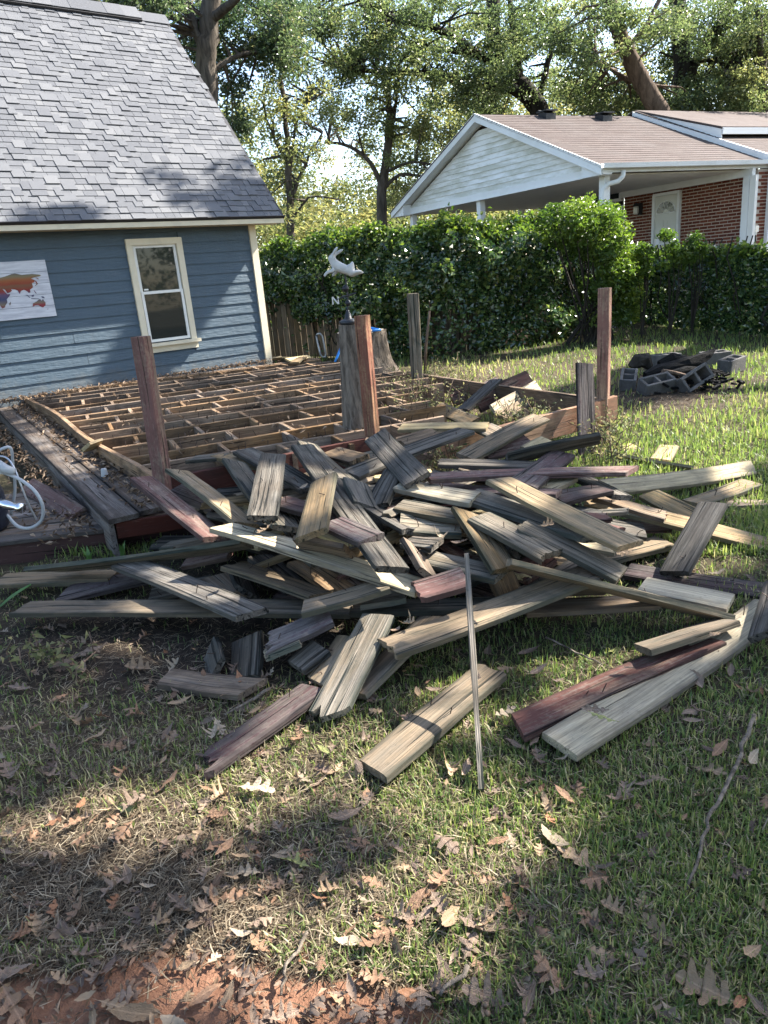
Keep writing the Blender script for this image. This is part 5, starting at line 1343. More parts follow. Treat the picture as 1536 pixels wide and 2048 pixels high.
MB().tube([a_, vp(693, 591), b_2], .005, 6).build('direction_arm', M['iron'], vane)
MB().tube([vp(684, 593, .1), vp(702, 590, -.1)], .005, 6).build('direction_arm', M['iron'], vane)
# letter N at the end of the arm
nl = MB(); n0 = vp(671, 601); hN, wN = .055, .042
nl.box(n0-UX*wN/2, (UX, UY, UZ), (.009, .008, hN)); nl.box(n0+UX*wN/2, (UX, UY, UZ), (.009, .008, hN))
dd = Vector((wN, 0, -hN)).normalized(); nl.box(n0, (dd, UY, dd.cross(UY)), (math.hypot(wN, hN)*.98, .0075, .009))
nl.build('letter_north', M['metalgrey'], vane)
# rabbit body: one continuous skin
sk = [((684, 539), .036, -1, 0), ((695, 540), .038, 0, 0), ((704, 537), .037, 1, 0), ((674, 533), .033, 0, 0), ((667, 524), .026, 3, 0), ((662, 517), .031, 4, 0), ((656, 522), .019, 5, 0),      # belly, loin, rump, chest, neck, head, muzzle
      ((667, 507), .010, 5, -.016), ((671, 500), .013, 7, -.022), ((675, 494), .006, 8, -.026), ((671, 509), .010, 5, .016), ((679, 503), .013, 10, .022), ((686, 499), .006, 11, .026),             # ears
      ((665, 542), .015, 3, -.02), ((654, 545), .012, 13, -.02), ((648, 553), .010, 14, -.02), ((672, 545), .013, 3, .02), ((664, 552), .009, 16, .02),                                           # forelegs
      ((706, 548), .021, 2, -.02), ((713, 543), .014, 18, -.022), ((724, 543), .010, 19, -.022), ((708, 549), .018, 2, .02), ((716, 546), .012, 21, .022), ((727, 545), .009, 22, .022),               # hind legs
      ((705, 527), .014, 2, 0), ((703, 523), .009, 24, 0)]
vs = [tuple(vp(px, py, dy)) for (px, py), r, par, dy in sk]; es = [(par, i) for i, (_, r, par, _) in enumerate(sk) if i > 0]
es[0] = (0, 1); es = [(max(0, p), i) for p, i in es]
# indices: 0 belly 1 loin 2 rump 3 chest 4 neck 5 head
me = bpy.data.meshes.new('rabbit'); me.from_pydata(vs, es, []); me.update()
ro = bpy.data.objects.new('rabbit_body', me); COL.objects.link(ro); me.materials.append(M['rabbit'])
ro.modifiers.new('skin', 'SKIN'); sm = ro.modifiers.new('sub', 'SUBSURF'); sm.levels = 2; sm.render_levels = 2
if not me.skin_vertices: me.attributes.new('skin', 'FLOAT', 'POINT')
for i, (_, r, _, _) in enumerate(sk): me.skin_vertices[0].data[i].radius = (r, r)
me.skin_vertices[0].data[0].use_root = True
ro.parent = vane; ro.matrix_parent_inverse = wm(vane).inverted()
# broad stump with blue hose
sb = atz(728, 742, .12); SY = sb.y
stump = thing('tree_stump', 'broad tree stump with flaring roots behind the deck', 'stump', Vector((sb.x, sb.y, 0)))
st = aty(722, 662, SY); zz = np.linspace(-.05, st.z, 12); mp = SY/FPX
rr_ = [(.36+.26*math.exp(-max(z, 0)/.22)) for z in zz]
V, F = wobble_tube([Vector((sb.x, sb.y, z)) for z in zz], rr_, 40, .05, seed=2); link('bark', mesh('stump_bark', V, F, True), M['stumpbark'], stump)
MB().lathe(Vector((sb.x, sb.y, st.z-.01)), [(.35, -.01), (.345, .012), (0, .015)], 36).build('cut_top', M['logtop'], stump)
hose = [aty(px, py, SY-dy) for px, py, dy in ((670, 724, .55), (680, 700, .5), (690, 668, .4), (715, 659, .25), (740, 656, .2), (760, 660, .3), (745, 661, .35))]
MB().tube([lerp(hose[i], hose[i+1], t) for i in range(6) for t in (0, .33, .66)]+[hose[-1]], .018, 8).build('garden_hose', M['blue'], None, smooth=True, label='bright blue hose draped over the broad stump', cat='hose')
# thin stake by the grey post
s0 = atz(848, 742, .1); MB().tube([s0-UZ*.1, aty(852, 690, s0.y), aty(859, 622, s0.y)], [.022, .02, .017], 7).build('garden_stake', M['barkbrown'], None, smooth=True, label='thin brown bark stake leaning beside the grey end post', cat='stake')
# pale oblong handle hanging on the fence
hy = atz(645, 716, .05).y+.05
hp = [aty(px, py, hy) for px, py in ((633, 672), (635, 668), (640, 667), (645, 672), (652, 708), (651, 714), (644, 714), (640, 708), (633, 672))]
MB().tube(hp, .022, 8).build('hanging_hoop', M['metalgrey'], None, smooth=True, label='pale oblong hoop hanging on the fence beside the stump', cat='hoop')
# ------------------------------------------------------------------ fire ring of cinder blocks
def cinder(px, py, rot, tilt, label, lying=False, z=0.0, px2=None):
    c = atz(px, py, z); L, Wd, Hh, tk = .36, .18, .18, .032
    m = MB(); w2 = Wd/2-tk/2; l2 = L/2-tk/2
    m.box((0, w2, 0), (UX, UY, UZ), (L, tk, Hh)); m.box((0, -w2, 0), (UX, UY, UZ), (L, tk, Hh))
    for xx in (-l2, 0, l2): m.box((xx, 0, -.001), (UX, UY, UZ), (tk, Wd-2*tk, Hh-.004))
    me = mesh('cinder_block', m.V, m.F)
    R = (Matrix.Rotation(R_(-30), 4, 'Y') @ Matrix.Rotation(R_(72), 4, 'X') @ Matrix.Rotation(R_(20), 4, 'Y')) if lying else (Matrix.Rotation(R_(tilt), 4, 'X') @ Matrix.Rotation(R_(rot), 4, 'Z'))
    o = link('cinder_block', me, M['block'], None, Matrix.Translation(c+UZ*.09) @ R, label=label, cat='cinder block', group='cinder blocks round the fire pit')
    bv = o.modifiers.new('bevel', 'BEVEL'); bv.width = .006; bv.segments = 2; return o
cinder(1256, 778, 68, 15, 'cinder block standing beside the right deck post')
cinder(1312, 788, 14, 24, 'cinder block with open cells nearest the camera in the fire ring')
cinder(1386, 776, -28, 42, 'cinder block tipped on its corner at the front of the fire ring', True, .04)
cinder(1462, 745, 38, 6, 'cinder block at the far right of the fire ring')
cinder(1428, 731, 8, 4, 'cinder block behind the charred log')
cinder(1330, 735, 5, 0, 'cinder block at the back of the fire ring left of the charred log')
def lump(pts, rads, name, mat, label, cat, n=9, amp=.2):
    V, F = [], []; m = MB(); m.tube(pts, rads, n)
    me = mesh(name, [v+Vector((random.gauss(0, 1), random.gauss(0, 1), random.gauss(0, 1)))*amp*rads[min(len(rads)-1, i//n)]*.45 for i, v in enumerate(m.V)], m.F, False)
    return link(name, me, mat, None, label=label, cat=cat)
fy = atz(1380, 765, 0).y
lump([aty(px, py, fy+d) for px, py, d in ((1290, 752, 0), (1320, 740, .05), (1350, 733, .1), (1375, 728, .12), (1400, 718, .15), (1415, 710, .18), (1428, 699, .22))], [.05, .07, .075, .08, .075, .05, .02], 'charred_log', M['char'], 'long charred black log with pointed end lying on the fire pit', 'log')
lump([aty(px, py, fy+d) for px, py, d in ((1318, 728, .25), (1345, 718, .3), (1370, 722, .3), (1385, 730, .3))], [.04, .07, .06, .03], 'charred_stump', M['char'], 'short charred chunk behind the long burnt log', 'log')
lump([aty(px, py, fy+d) for px, py, d in ((1335, 752, -.1), (1370, 742, 0), (1420, 745, .1), (1450, 750, .1))], [.05, .06, .06, .03], 'charred_branch', M['char'], 'charred branch among ash in front of the burnt log', 'branch')
lump([aty(px, py, fy+d) for px, py, d in ((1262, 735, .3), (1275, 722, .3), (1290, 720, .3), (1300, 735, .3))], [.05, .09, .09, .05], 'root_ball', M['barkdark'], 'tangled dark root ball at the left of the fire pit', 'root')
ash = MB()
for _ in range(240):
    p = atz(random.gauss(1375, 42), random.gauss(758, 9), .02+random.random()*.10); s = random.uniform(.012, .04)
    ax = frame(Vector((random.gauss(0, 1), random.gauss(0, 1), random.gauss(0, .4)))); ash.box(p, ax, (s*2.2, s, s*.7))
ash.build('charcoal', M['char'], None, label='bits of charcoal heaped inside the cinder block ring', cat='charcoal', kind='stuff')
for k, (q, lab) in enumerate((([(1322, 735, .2), (1335, 750, .1), (1352, 768, .02)], 'pale thin twig sticking out of the fire pit front'), ([(1300, 770, .02), (1312, 752, .14), (1330, 742, .2)], 'brown twig leaning on the charred branch'), ([(1325, 742, .2), (1345, 745, .17), (1378, 752, .1)], 'grey brown branch lying in the fire pit middle'))):
    MB().tube([atz(*p) for p in q], [.012, .011, .006] if k < 2 else [.025, .024, .015], 6).build('twig', M['grey' if k == 0 else 'barkbrown'], None, label=lab, cat='twig', group='sticks in the fire pit')
sticks = MB()
for _ in range(45):
    p = atz(random.gauss(1325, 28), random.gauss(770, 10), .0); d = Vector((random.gauss(0, .12), random.gauss(0, .1), random.uniform(.02, .16)))
    sticks.tube([p, p+d*.6+Vector((random.gauss(0, .02), 0, 0)), p+d], .004, 4)
sticks.build('twig_tangle', M['barkbrown'], None, label='tangle of fine dry twigs in front of the fire pit', cat='twigs', kind='stuff')
# ------------------------------------------------------------------ machine at the left edge of the platform
vc = atz(-22, 1062, .15); vy = vc.y
vac = thing('wet_vacuum', 'navy tank vacuum with chrome outlet and looped pale hose on the platform', 'vacuum', vc)
MB().lathe(vc, [(.10, 0), (.125, .03), (.135, .14), (.135, .24), (.12, .30), (.08, .33), (0, .335)], 24).build('tank', M['navy'], vac, smooth=True)
MB().box(vc+Vector((.0, .06, .40)), (UX, UY, UZ), (.20, .16, .14)).build('motor_head', M['hosewhite'], vac)
def vq(px, py, d=0.0): return aty(px, py, vy+d)
MB().tube([vq(-5, 1004, -.12), vq(14, 1010, -.14), vq(33, 1014, -.15), vq(36, 1015, -.15), vq(45, 1017, -.16)], [.028, .028, .023, .030, .030], 14).build('chrome_outlet', M['chrome'], vac, smooth=True)
def smooth_pts(P, n=6):
    out = []
    for i in range(len(P)-1):
        p0, p1, p2, p3 = P[max(i-1, 0)], P[i], P[i+1], P[min(i+2, len(P)-1)]
        for k in range(n):
            t = k/n; out.append(.5*((2*p1)+(p2-p0)*t+(2*p0-5*p1+4*p2-p3)*t*t+(3*p1-p0-3*p2+p3)*t**3))
    return out+[P[-1]]
MB().tube(smooth_pts([vq(*p) for p in ((-15, 940, -.02), (15, 948, -.06), (45, 962, -.08), (72, 985, -.1), (86, 1015, -.1), (82, 1042, -.08), (60, 1056, -.06), (35, 1052, -.04), (14, 1030, .02))]), .0105, 8).build('hose', M['hosewhite'], vac, smooth=True)
MB().tube(smooth_pts([vq(*p) for p in ((-10, 912, .02), (12, 915, .0), (28, 935, -.04), (42, 970, -.06), (58, 1010, -.06), (74, 1040, -.05))]), .006, 6).build('cable', M['metalgrey'], vac, smooth=True)
MB().tube(smooth_pts([vq(*p) for p in ((-10, 905, .02), (20, 895, .05), (26, 930, .08), (30, 980, .1), (22, 1030, .1))]), .010, 6).build('tube_frame', M['hosewhite'], vac, smooth=True)
MB().tube([vq(-10, 925, -.05), vq(10, 938, -.06), vq(30, 945, -.06)], [.03, .03, .024], 10).build('handle', M['hosewhite'], vac, smooth=True)
# small pale plastic cup on the step
pc = atz(210, 952, .27); MB().lathe(pc, [(.026, 0), (.02, .05), (.016, .055), (0, .055)], 12).build('plastic_cap', M['hosewhite'], None, label='small pale plastic cap lying in the leaves on the step', cat='cap')
# ------------------------------------------------------------------ wire gate in the gap of the hedge
gy_ = atz(1225, 664, 0).y
gate = thing('wire_gate', 'grey chain link gate in the gap between the ivy hedges', 'gate', atz(1225, 664, 0))
g0_, g1_ = aty(1178, 664, gy_+.1), aty(1262, 658, gy_+.3)
hg = 1.25
MB().tube([g0_, g0_+UZ*hg, g1_+UZ*hg, g1_], .022, 8).build('gate_frame', M['metalgrey'], gate)
wr = MB()
for k in range(-12, 26):
    for sgn in (1, -1):
        a = k/14; b = a+sgn*1.0
        p = [lerp(g0_, g1_, t)+UZ*hg*zf for t, zf in ((a, 0), (b, 1))]
        t0, t1 = max(0, min(a, b)), min(1, max(a, b))
        if t1 <= t0: continue
        f = lambda t: (t-a)/(b-a)
        wr.tube([lerp(g0_, g1_, t0)+UZ*hg*f(t0), lerp(g0_, g1_, t1)+UZ*hg*f(t1)], .004, 3, False)
wr.build('wire_mesh', M['metalgrey'], gate, kind='stuff')
# ------------------------------------------------------------------ sticks on the lawn
def stick(pts, r, mat, label):
    P = [atz(*p) for p in pts]; P = [lerp(P[i], P[i+1], t)+Vector((random.gauss(0, .004), random.gauss(0, .004), random.uniform(0, .004))) for i in range(len(P)-1) for t in (0, .25, .5, .75)]+[P[-1]]
    MB().tube(P, [r*(1-.5*i/len(P)) for i in range(len(P))], 7).build('stick', mat, None, smooth=True, label=label, cat='stick', group='sticks on the lawn')
stick([(1508, 1432, .03), (1478, 1510, .03), (1432, 1610, .025), (1405, 1680, .02), (1372, 1778, .015)], .0068, M['logbark'], 'long pale grey stick lying across the grass at right')
stick([(940, 1935, .02), (880, 1990, .015)], .006, M['logbark'], 'short pale stick on the grass at the bottom centre')
stick([(612, 1868, .015), (575, 1930, .02), (562, 1990, .015)], .005, M['logbark'], 'thin curved straw coloured stem over the bare red clay')
stick([(180, 1295, .02), (140, 1325, .02), (122, 1336, .02)], .008, M['logbark'], 'pale stick on the dark soil below the long front plank')
stick([(1090, 1275, .02), (1150, 1305, .02), (1205, 1330, .02)], .004, M['logbark'], 'thin straw coloured twig on the grass under the heap')
stick([(540, 1378, .02), (500, 1405, .02), (450, 1430, .02)], .007, M['logbark'], 'greyish twig beside the purple red plank on the grass')
# green strap leaf under the left planks, and two sprouts by the step
gl = leafy('strap_leaf', [(0, (.05, .12, .03)), (1, (.12, .22, .06))], .3)
def strap(pts, w, label, name='strap_leaf'):
    P = [atz(*p) for p in pts]; V, F, n = [], [], len(P)
    for i, p in enumerate(P):
        t = (P[min(i+1, n-1)]-P[max(i-1, 0)]).normalized(); s = t.cross(UZ).normalized(); k = math.sin(math.pi*(.15+.8*i/(n-1)))
        V += [p-s*w*k, p-UZ*w*.25, p+s*w*k]
    for i in range(n-1): F += [(3*i, 3*i+1, 3*i+4, 3*i+3), (3*i+1, 3*i+2, 3*i+5, 3*i+4)]
    me = fast_mesh(name, np.array([tuple(v) for v in V]), np.array(F), {'rnd': np.linspace(0, 1, len(V))}, True)
    return link(name, me, gl, None, label=label, cat='leaf')
strap([(0, 1212, .02), (20, 1195, .05), (42, 1180, .08), (62, 1168, .1)], .03, 'broad green strap leaf under the tan plank at far left')
for (px, py, lab) in ((172, 1118, 'pale green sprout growing before the red step fascia'), (238, 1108, 'bright green sprout beside the red step fascia')):
    b = atz(px+10, py+15, 0); t = thing('sprout', lab, 'plant', b, 'sprouts by the step')
    for k in range(4):
        a = random.uniform(0, 6.28); d = Vector((math.cos(a)*.05, math.sin(a)*.03, 0)); P = [b, b+UZ*.07+d*.3, b+UZ*.12+d]
        s = Vector((-d.y, d.x, 0)).normalized()*.012
        V = [P[0]-s*.4, P[0]+s*.4, P[1]-s, P[1]+s, P[2]-s*.1, P[2]+s*.1]
        link('leaf', fast_mesh('sprout_leaf', np.array([tuple(v) for v in V]), np.array([(0, 1, 3, 2), (2, 3, 5, 4)]), {'rnd': np.array([.8]*6)}), gl, t)
# weeds growing through the broken corner of the deck
wm_ = leafy('weed_leaves', [(0, (.06, .075, .035)), (.5, (.13, .14, .06)), (1, (.27, .24, .12))], .35, .6, .2)
def weeds(cx, cy, rx, ry, n, h, name, label):
    Ps, st = [], MB()
    for _ in range(n):
        px, py = random.gauss(cx, rx), random.gauss(cy, ry); b = atz(px, py, .25); b.z = .02; hh = (h+.16)*random.uniform(.5, 1.2)
        d = Vector((random.gauss(0, .25), random.gauss(0, .25), 1)).normalized(); P = [b, b+d*hh*.6, b+d*hh+Vector((random.gauss(0, .06), random.gauss(0, .06), -.02))]
        st.tube(P, .003, 3, False)
        for k in range(9):
            t = random.uniform(.2, 1); q = lerp(P[0], P[1], t*1.6) if t < .6 else lerp(P[1], P[2], (t-.6)/.4); Ps.append(tuple(q+Vector((random.gauss(0, .02), random.gauss(0, .02), random.gauss(0, .015)))))
    t = thing(name, label, 'weeds', atz(cx, cy+ry, 0))
    V, F, r = leaf_quads(np.array(Ps), .045, None, .8, .35); link('leaves', fast_mesh('weed_leaf', V, F, {'rnd': r}), wm_, t, kind='stuff')
    st.build('stalks', M['barkbrown'], t, kind='stuff')
weeds(830, 800, 32, 20, 170, .28, 'weed_patch', 'dry grey green weeds right of the standing log')
weeds(880, 760, 40, 16, 130, .22, 'weed_patch', 'yellow dry weeds behind the broken deck corner')
weeds(1040, 830, 30, 14, 60, .18, 'weed_patch', 'pale weeds between small heap and orange rim')
weeds(1215, 850, 26, 16, 50, .16, 'weed_patch', 'green leafy weeds at the foot of the right deck post')
weeds(900, 915, 30, 12, 50, .2, 'weed_patch', 'green weeds growing under the orange rim')
weeds(90, 1235, 50, 12, 14, -.02, 'weed_patch', 'cut stalks and weeds under the long front plank')
# ------------------------------------------------------------------ fallen oak leaves
half_o = [(0, .015), (.10, .03), (.16, .09), (.20, .18), (.25, .205), (.285, .15), (.28, .07), (.36, .075), (.40, .21), (.46, .32), (.52, .35), (.56, .27), (.54, .11), (.63, .10), (.68, .19), (.74, .26), (.80, .25), (.82, .16), (.80, .09), (.88, .10), (.95, .085), (1.0, .0)]
half_e = [(x/21, .17*math.sin(math.pi*(x/21)**.85)*(1+.06*math.sin(x*2.1))+.004) for x in range(22)]
def oak_leaf(seed):
    r = random.Random(seed); n = len(half_o); wid = r.uniform(.72, 1.05); V, F = [], []; ho = half_e if seed % 20 >= 5 else [(x, y*(1-.25*(seed % 2))+.025*math.sin(math.pi*x)) for x, y in half_o]
    cu, be, tw = r.uniform(-1.4, 2.8), r.uniform(-.4, .7), r.uniform(-.8, .8)
    jl = [r.uniform(.85, 1.15) for _ in range(n)]; jr = [r.uniform(.85, 1.15) for _ in range(n)]
    for i, (x, y) in enumerate(ho):
        for y_ in (y*jl[i]*wid, y*jl[i]*wid*.5, 0, -y*jr[i]*wid*.5, -y*jr[i]*wid):
            z = cu*y_*y_*1.3+be*(x-.5)**2+tw*y_*(x-.4)+r.uniform(-1, 1)*.016+.05*math.sin(9*x+seed)*abs(y_)*3
            V.append((x-.5, y_+.08*be*math.sin(3*x+seed), z))
    z0 = min(v[2] for v in V)
    V = [(x, y, z-z0) for x, y, z in V]
    for i in range(n-1):
        for k in range(4): F.append((i*5+k, (i+1)*5+k, (i+1)*5+k+1, i*5+k+1))
    V += [(-.5, -.006, .02), (-.5, .006, .02), (-.72, .004, .03), (-.72, -.004, .03)]; b = len(V); F.append((b-4, b-3, b-2, b-1))
    return mesh('oak_leaf', V, F, True)
def leaf_mat(name, c, c2):
    s = NT(name); v, rnd = s.obj(); sp = s.n('SeparateXYZ'); s.l(s.obj(False), sp.inputs[0])
    col = s.mix(s.noise(v, 5, 4, .6), c, c2)
    col = s.mix(s.ramp(s.noise(v, 14, 4, .7), [(.6, 0), (.72, .5)]), col, tuple(a*.45 for a in c))
    col = s.mix(s.ramp(s.math('ABSOLUTE', sp.outputs[1]), [(.008, .5), (.022, 0)]), col, tuple(min(1, a*1.5) for a in c2))
    hs = s.n('HueSaturation'); s.l(col, hs.inputs['Color']); s.inp(hs.inputs['Value'], s.math('ADD', s.math('MULTIPLY', rnd, .6), .7))
    p = s.bsdf(hs.outputs[0], .6, s.bump(s.noise(s.scaled(v, (6, 18, 6)), 2, 3, .6), .5, .02), spec=.3); tr = s.n('BsdfTranslucent'); s.l(hs.outputs[0], tr.inputs[0])
    mx = s.n('MixShader'); mx.inputs[0].default_value = .10; s.l(p, mx.inputs[1]); s.l(tr.outputs[0], mx.inputs[2]); return s.done(mx.outputs[0])
LCOL = [('tan', leaf_mat('tan_leaf', (.235, .155, .09), (.32, .225, .14))), ('grey brown', leaf_mat('greybrown_leaf', (.15, .10, .07), (.225, .165, .12))), ('brown', leaf_mat('brown_leaf', (.17, .095, .055), (.25, .15, .09))), ('rust red', leaf_mat('rust_leaf', (.19, .085, .042), (.27, .135, .07))), ('dark brown', leaf_mat('dark_leaf', (.085, .055, .04), (.14, .095, .07))), ('pale', leaf_mat('pale_leaf', (.26, .20, .135), (.33, .265, .19))), ('olive', leaf_mat('olive_leaf', (.16, .17, .06), (.24, .24, .09)))]
LMESH = {}
for ci, (cn, m_) in enumerate(LCOL):
    for k in range(8):
        me = oak_leaf(ci*20+k); me.materials.append(m_); LMESH[(ci, k)] = me
def region(px, py):
    R = [((0, 1180, 330, 1420), 'on the dark soil at the left'), ((330, 1180, 760, 1420), 'in the shade under the heap front'), ((760, 1200, 1010, 1620), 'on the grass around the thin batten'), ((1010, 1180, 1300, 1420), 'on the grass behind the maroon plank'), ((1300, 1100, 1536, 1300), 'beside the pale offcut at right'), ((1300, 1300, 1536, 1560), 'on the grass beyond the large pale plank'), ((1010, 1420, 1300, 1620), 'on the grass below the large pale plank'), ((0, 1420, 330, 1640), 'on the patchy grass at far left'), ((330, 1420, 760, 1640), 'on the grass below the purple red plank'), ((0, 1640, 330, 1860), 'on the matted straw at left'), ((330, 1640, 700, 1860), 'on the matted straw at centre left'), ((0, 1860, 400, 2048), 'beside the bare red clay at bottom left'), ((400, 1860, 800, 2048), 'on the bare red clay at the bottom'), ((700, 1620, 1010, 1860), 'on the sunlit grass at lower centre'), ((800, 1860, 1150, 2048), 'on the grass at the bottom centre'), ((1010, 1620, 1300, 1860), 'on the grass left of the long stick'), ((1150, 1860, 1536, 2048), 'on the grass at bottom right'), ((1300, 1560, 1536, 1860), 'beside the long pale stick')]
    for (a, b, c, d), s in R:
        if a <= px < c and b <= py < d: return s
    return 'on the lawn beyond the heap' if py < 1100 else 'on the ground near the frame edge'
def put_leaf(px, py, size_px, ci, z=None, ang=None):
    p = atz(px, py, 0); p.z = float(gz(p.x, p.y))+(random.uniform(.018, .034) if z is None else 0)
    if z is not None: p = atz(px, py, z)
    s = size_px*math.hypot(p.x, p.y, p.z-EYE)/FPX
    o = bpy.data.objects.new('oak_leaf', LMESH[(ci, random.randrange(8))]); COL.objects.link(o)
    o.matrix_basis = Matrix.Translation(p) @ Matrix.Rotation(random.uniform(0, 6.283) if ang is None else R_(ang), 4, 'Z') @ Matrix.Rotation(random.gauss(0, .28), 4, 'X') @ Matrix.Rotation(random.gauss(0, .22), 4, 'Y') @ Matrix.Diagonal((s, s, s, 1))
    reg = region(px, py) if z is None else 'resting on the plank heap'
    setp(o, '%s oak leaf %s' % (LCOL[ci][0], reg) if z is None else '%s oak leaf %s' % (LCOL[ci][0], reg), 'leaf', '%s oak leaves %s' % (LCOL[ci][0], reg))
    return o
# the big ones the photo shows, then more of the same kind between them
BIG = [(515, 1590, 95, 5), (340, 1580, 60, 3), (1160, 1722, 100, 0), (1110, 1680, 85, 5), (1320, 1870, 100, 0), (1410, 1990, 100, 0), (1240, 1600, 70, 1), (1170, 1440, 60, 6), (1225, 1425, 70, 6), (1150, 1445, 55, 1), (1095, 1960, 70, 2), (900, 1850, 95, 0), (830, 1820, 80, 3), (965, 1860, 90, 1), (800, 1910, 90, 0), (970, 2000, 110, 1), (890, 1950, 80, 1), (1050, 1990, 70, 1), (1060, 2010, 80, 1), (1080, 1930, 70, 3), (1180, 1960, 60, 1), (1500, 1920, 90, 0), (1360, 1920, 55, 1), (1225, 1830, 55, 0), (1190, 1780, 60, 2), (1050, 1760, 65, 4), (560, 1710, 80, 5), (590, 1735, 70, 6), (495, 1750, 60, 5), (450, 1705, 55, 2), (480, 1720, 45, 0), (360, 1815, 70, 1), (400, 1850, 90, 1), (330, 1920, 60, 3), (430, 1800, 60, 2), (170, 1920, 60, 1), (20, 1960, 90, 1), (30, 2020, 90, 2), (230, 2020, 80, 0), (270, 2035, 90, 0), (415, 2000, 70, 3), (520, 1900, 60, 2), (160, 1830, 50, 2), (640, 1570, 60, 1), (690, 1640, 80, 1), (660, 1790, 60, 0), (700, 1700, 60, 1), (720, 1690, 50, 2), (190, 1650, 45, 3), (150, 1660, 55, 2), (120, 1650, 45, 3), (170, 1690, 50, 2), (60, 1750, 50, 4), (20, 1560, 60, 1), (440, 1640, 60, 2), (410, 1620, 50, 1), (560, 1660, 55, 1), (850, 1490, 60, 1), (900, 1540, 60, 0), (930, 1545, 60, 1), (1075, 1520, 60, 1), (1030, 1490, 60, 1), (1070, 1485, 50, 1), (1010, 1430, 55, 5), (960, 1380, 60, 1), (975, 1310, 60, 1), (1060, 1310, 70, 1), (1075, 1345, 60, 1), (1010, 1345, 45, 0), (1395, 1370, 70, 1), (1380, 1430, 60, 1), (1440, 1500, 70, 2), (1500, 1390, 50, 1), (1420, 1540, 80, 0), (1505, 1520, 60, 5), (1290, 1565, 55, 1), (1130, 1595, 60, 2), (1090, 1610, 45, 0), (1080, 1580, 40, 3), (1100, 1640, 45, 3), (1020, 1680, 45, 5), (890, 1700, 80, 1), (880, 1770, 60, 3), (870, 1790, 60, 2), (850, 1800, 60, 3), (770, 1880, 60, 2), (770, 1500, 60, 1), (480, 1370, 55, 3), (465, 1400, 50, 2), (280, 1350, 70, 0), (130, 1345, 60, 1), (170, 1350, 55, 1), (185, 1325, 55, 1), (20, 1380, 60, 2), (45, 1390, 60, 1), (120, 1410, 45, 3), (150, 1455, 50, 0), (365, 1415, 55, 0), (340, 1480, 45, 1), (195, 1490, 60, 0), (230, 1505, 55, 2), (330, 1510, 50, 2), (440, 1470, 55, 5), (430, 1480, 45, 5), (595, 1485, 50, 2), (1355, 1165, 50, 5), (1375, 1160, 50, 0), (1430, 1160, 50, 5), (1500, 1170, 45, 1), (720, 1545, 50, 1), (760, 1410, 60, 5), (810, 1445, 55, 1), (870, 1390, 40, 1), (250, 1560, 45, 2), (270, 1620, 60, 1), (100, 1560, 60, 1)]
for (px, py, sz, ci) in BIG: put_leaf(px, py, sz*random.uniform(.72, .95), ci if ci != 3 or random.random() < .4 else 2)
nl_ = len(BIG)
for _ in range(4000):
    if nl_ >= 285: break
    px = random.uniform(-10, 1546); py = random.uniform(1160, 2046)
    w = 1.0 if px < 760 else .5
    if random.random() > w: continue
    if 420 < px < 1330 and py < 1300: continue
    put_leaf(px, py, random.uniform(24, 50)*(.6+.55*(py-1100)/950), random.choices(range(7), [3, 5, 4, .7, 3, .8, .3])[0]); nl_ += 1
for (px, py, z, sz, ci) in [(820, 1245, .20, 38, 5), (790, 1262, .18, 40, 1), (1045, 1180, .2, 30, 1), (1110, 1110, .3, 34, 0), (1095, 1050, .5, 34, 0), (600, 1085, .45, 30, 5), (530, 1060, .45, 45, 0), (605, 975, .5, 28, 5), (880, 1075, .4, 40, 5), (920, 1085, .38, 40, 1), (1250, 1108, .12, 36, 0), (1205, 1440, .09, 60, 6), (1190, 1420, .09, 50, 1), (1250, 1335, .06, 36, 1), (1430, 1270, .1, 40, 0)]:
    put_leaf(px, py, sz, ci, z)
ORD2 = ['leftmost']+['%s from left' % w for w in 'second third fourth fifth sixth seventh eighth ninth tenth eleventh twelfth thirteenth fourteenth fifteenth sixteenth seventeenth eighteenth nineteenth twentieth twenty-first twenty-second twenty-third twenty-fourth twenty-fifth twenty-sixth twenty-seventh twenty-eighth twenty-ninth thirtieth'.split()]
def ordinal(sel, key):
    byl = {}
    for o in sel: byl.setdefault(o['label'], []).append(o)
    for lab, L_ in byl.items():
        if len(L_) < 2: continue
        L_.sort(key=lambda o: proj(o.matrix_basis.translation)[0])
        for i, o in enumerate(L_):
            if i < len(ORD2): o['label'] = lab+', '+ORD2[i]+' '+key
ordinal([o for o, *_ in PLANKS if o.get('group') in ('split strips in the heap', 'planks buried inside the heap')], 'of its kind')
# leaves that share a look are told apart by their place in the row
ORD = ['leftmost', 'second from left', 'third from left', 'fourth from left', 'fifth from left', 'sixth from left', 'seventh from left', 'eighth from left', 'ninth from left', 'tenth from left', 'eleventh from left', 'twelfth from left']
byl = {}
for o in COL.objects:
    if o.name.startswith('oak_leaf'): byl.setdefault(o['label'], []).append(o)
for lab, L_ in byl.items():
    if len(L_) < 2: continue
    L_.sort(key=lambda o: proj(o.matrix_basis.translation)[0])
    for i, o in enumerate(L_):
        if i < len(ORD): o['label'] = ORD[i]+' '+lab
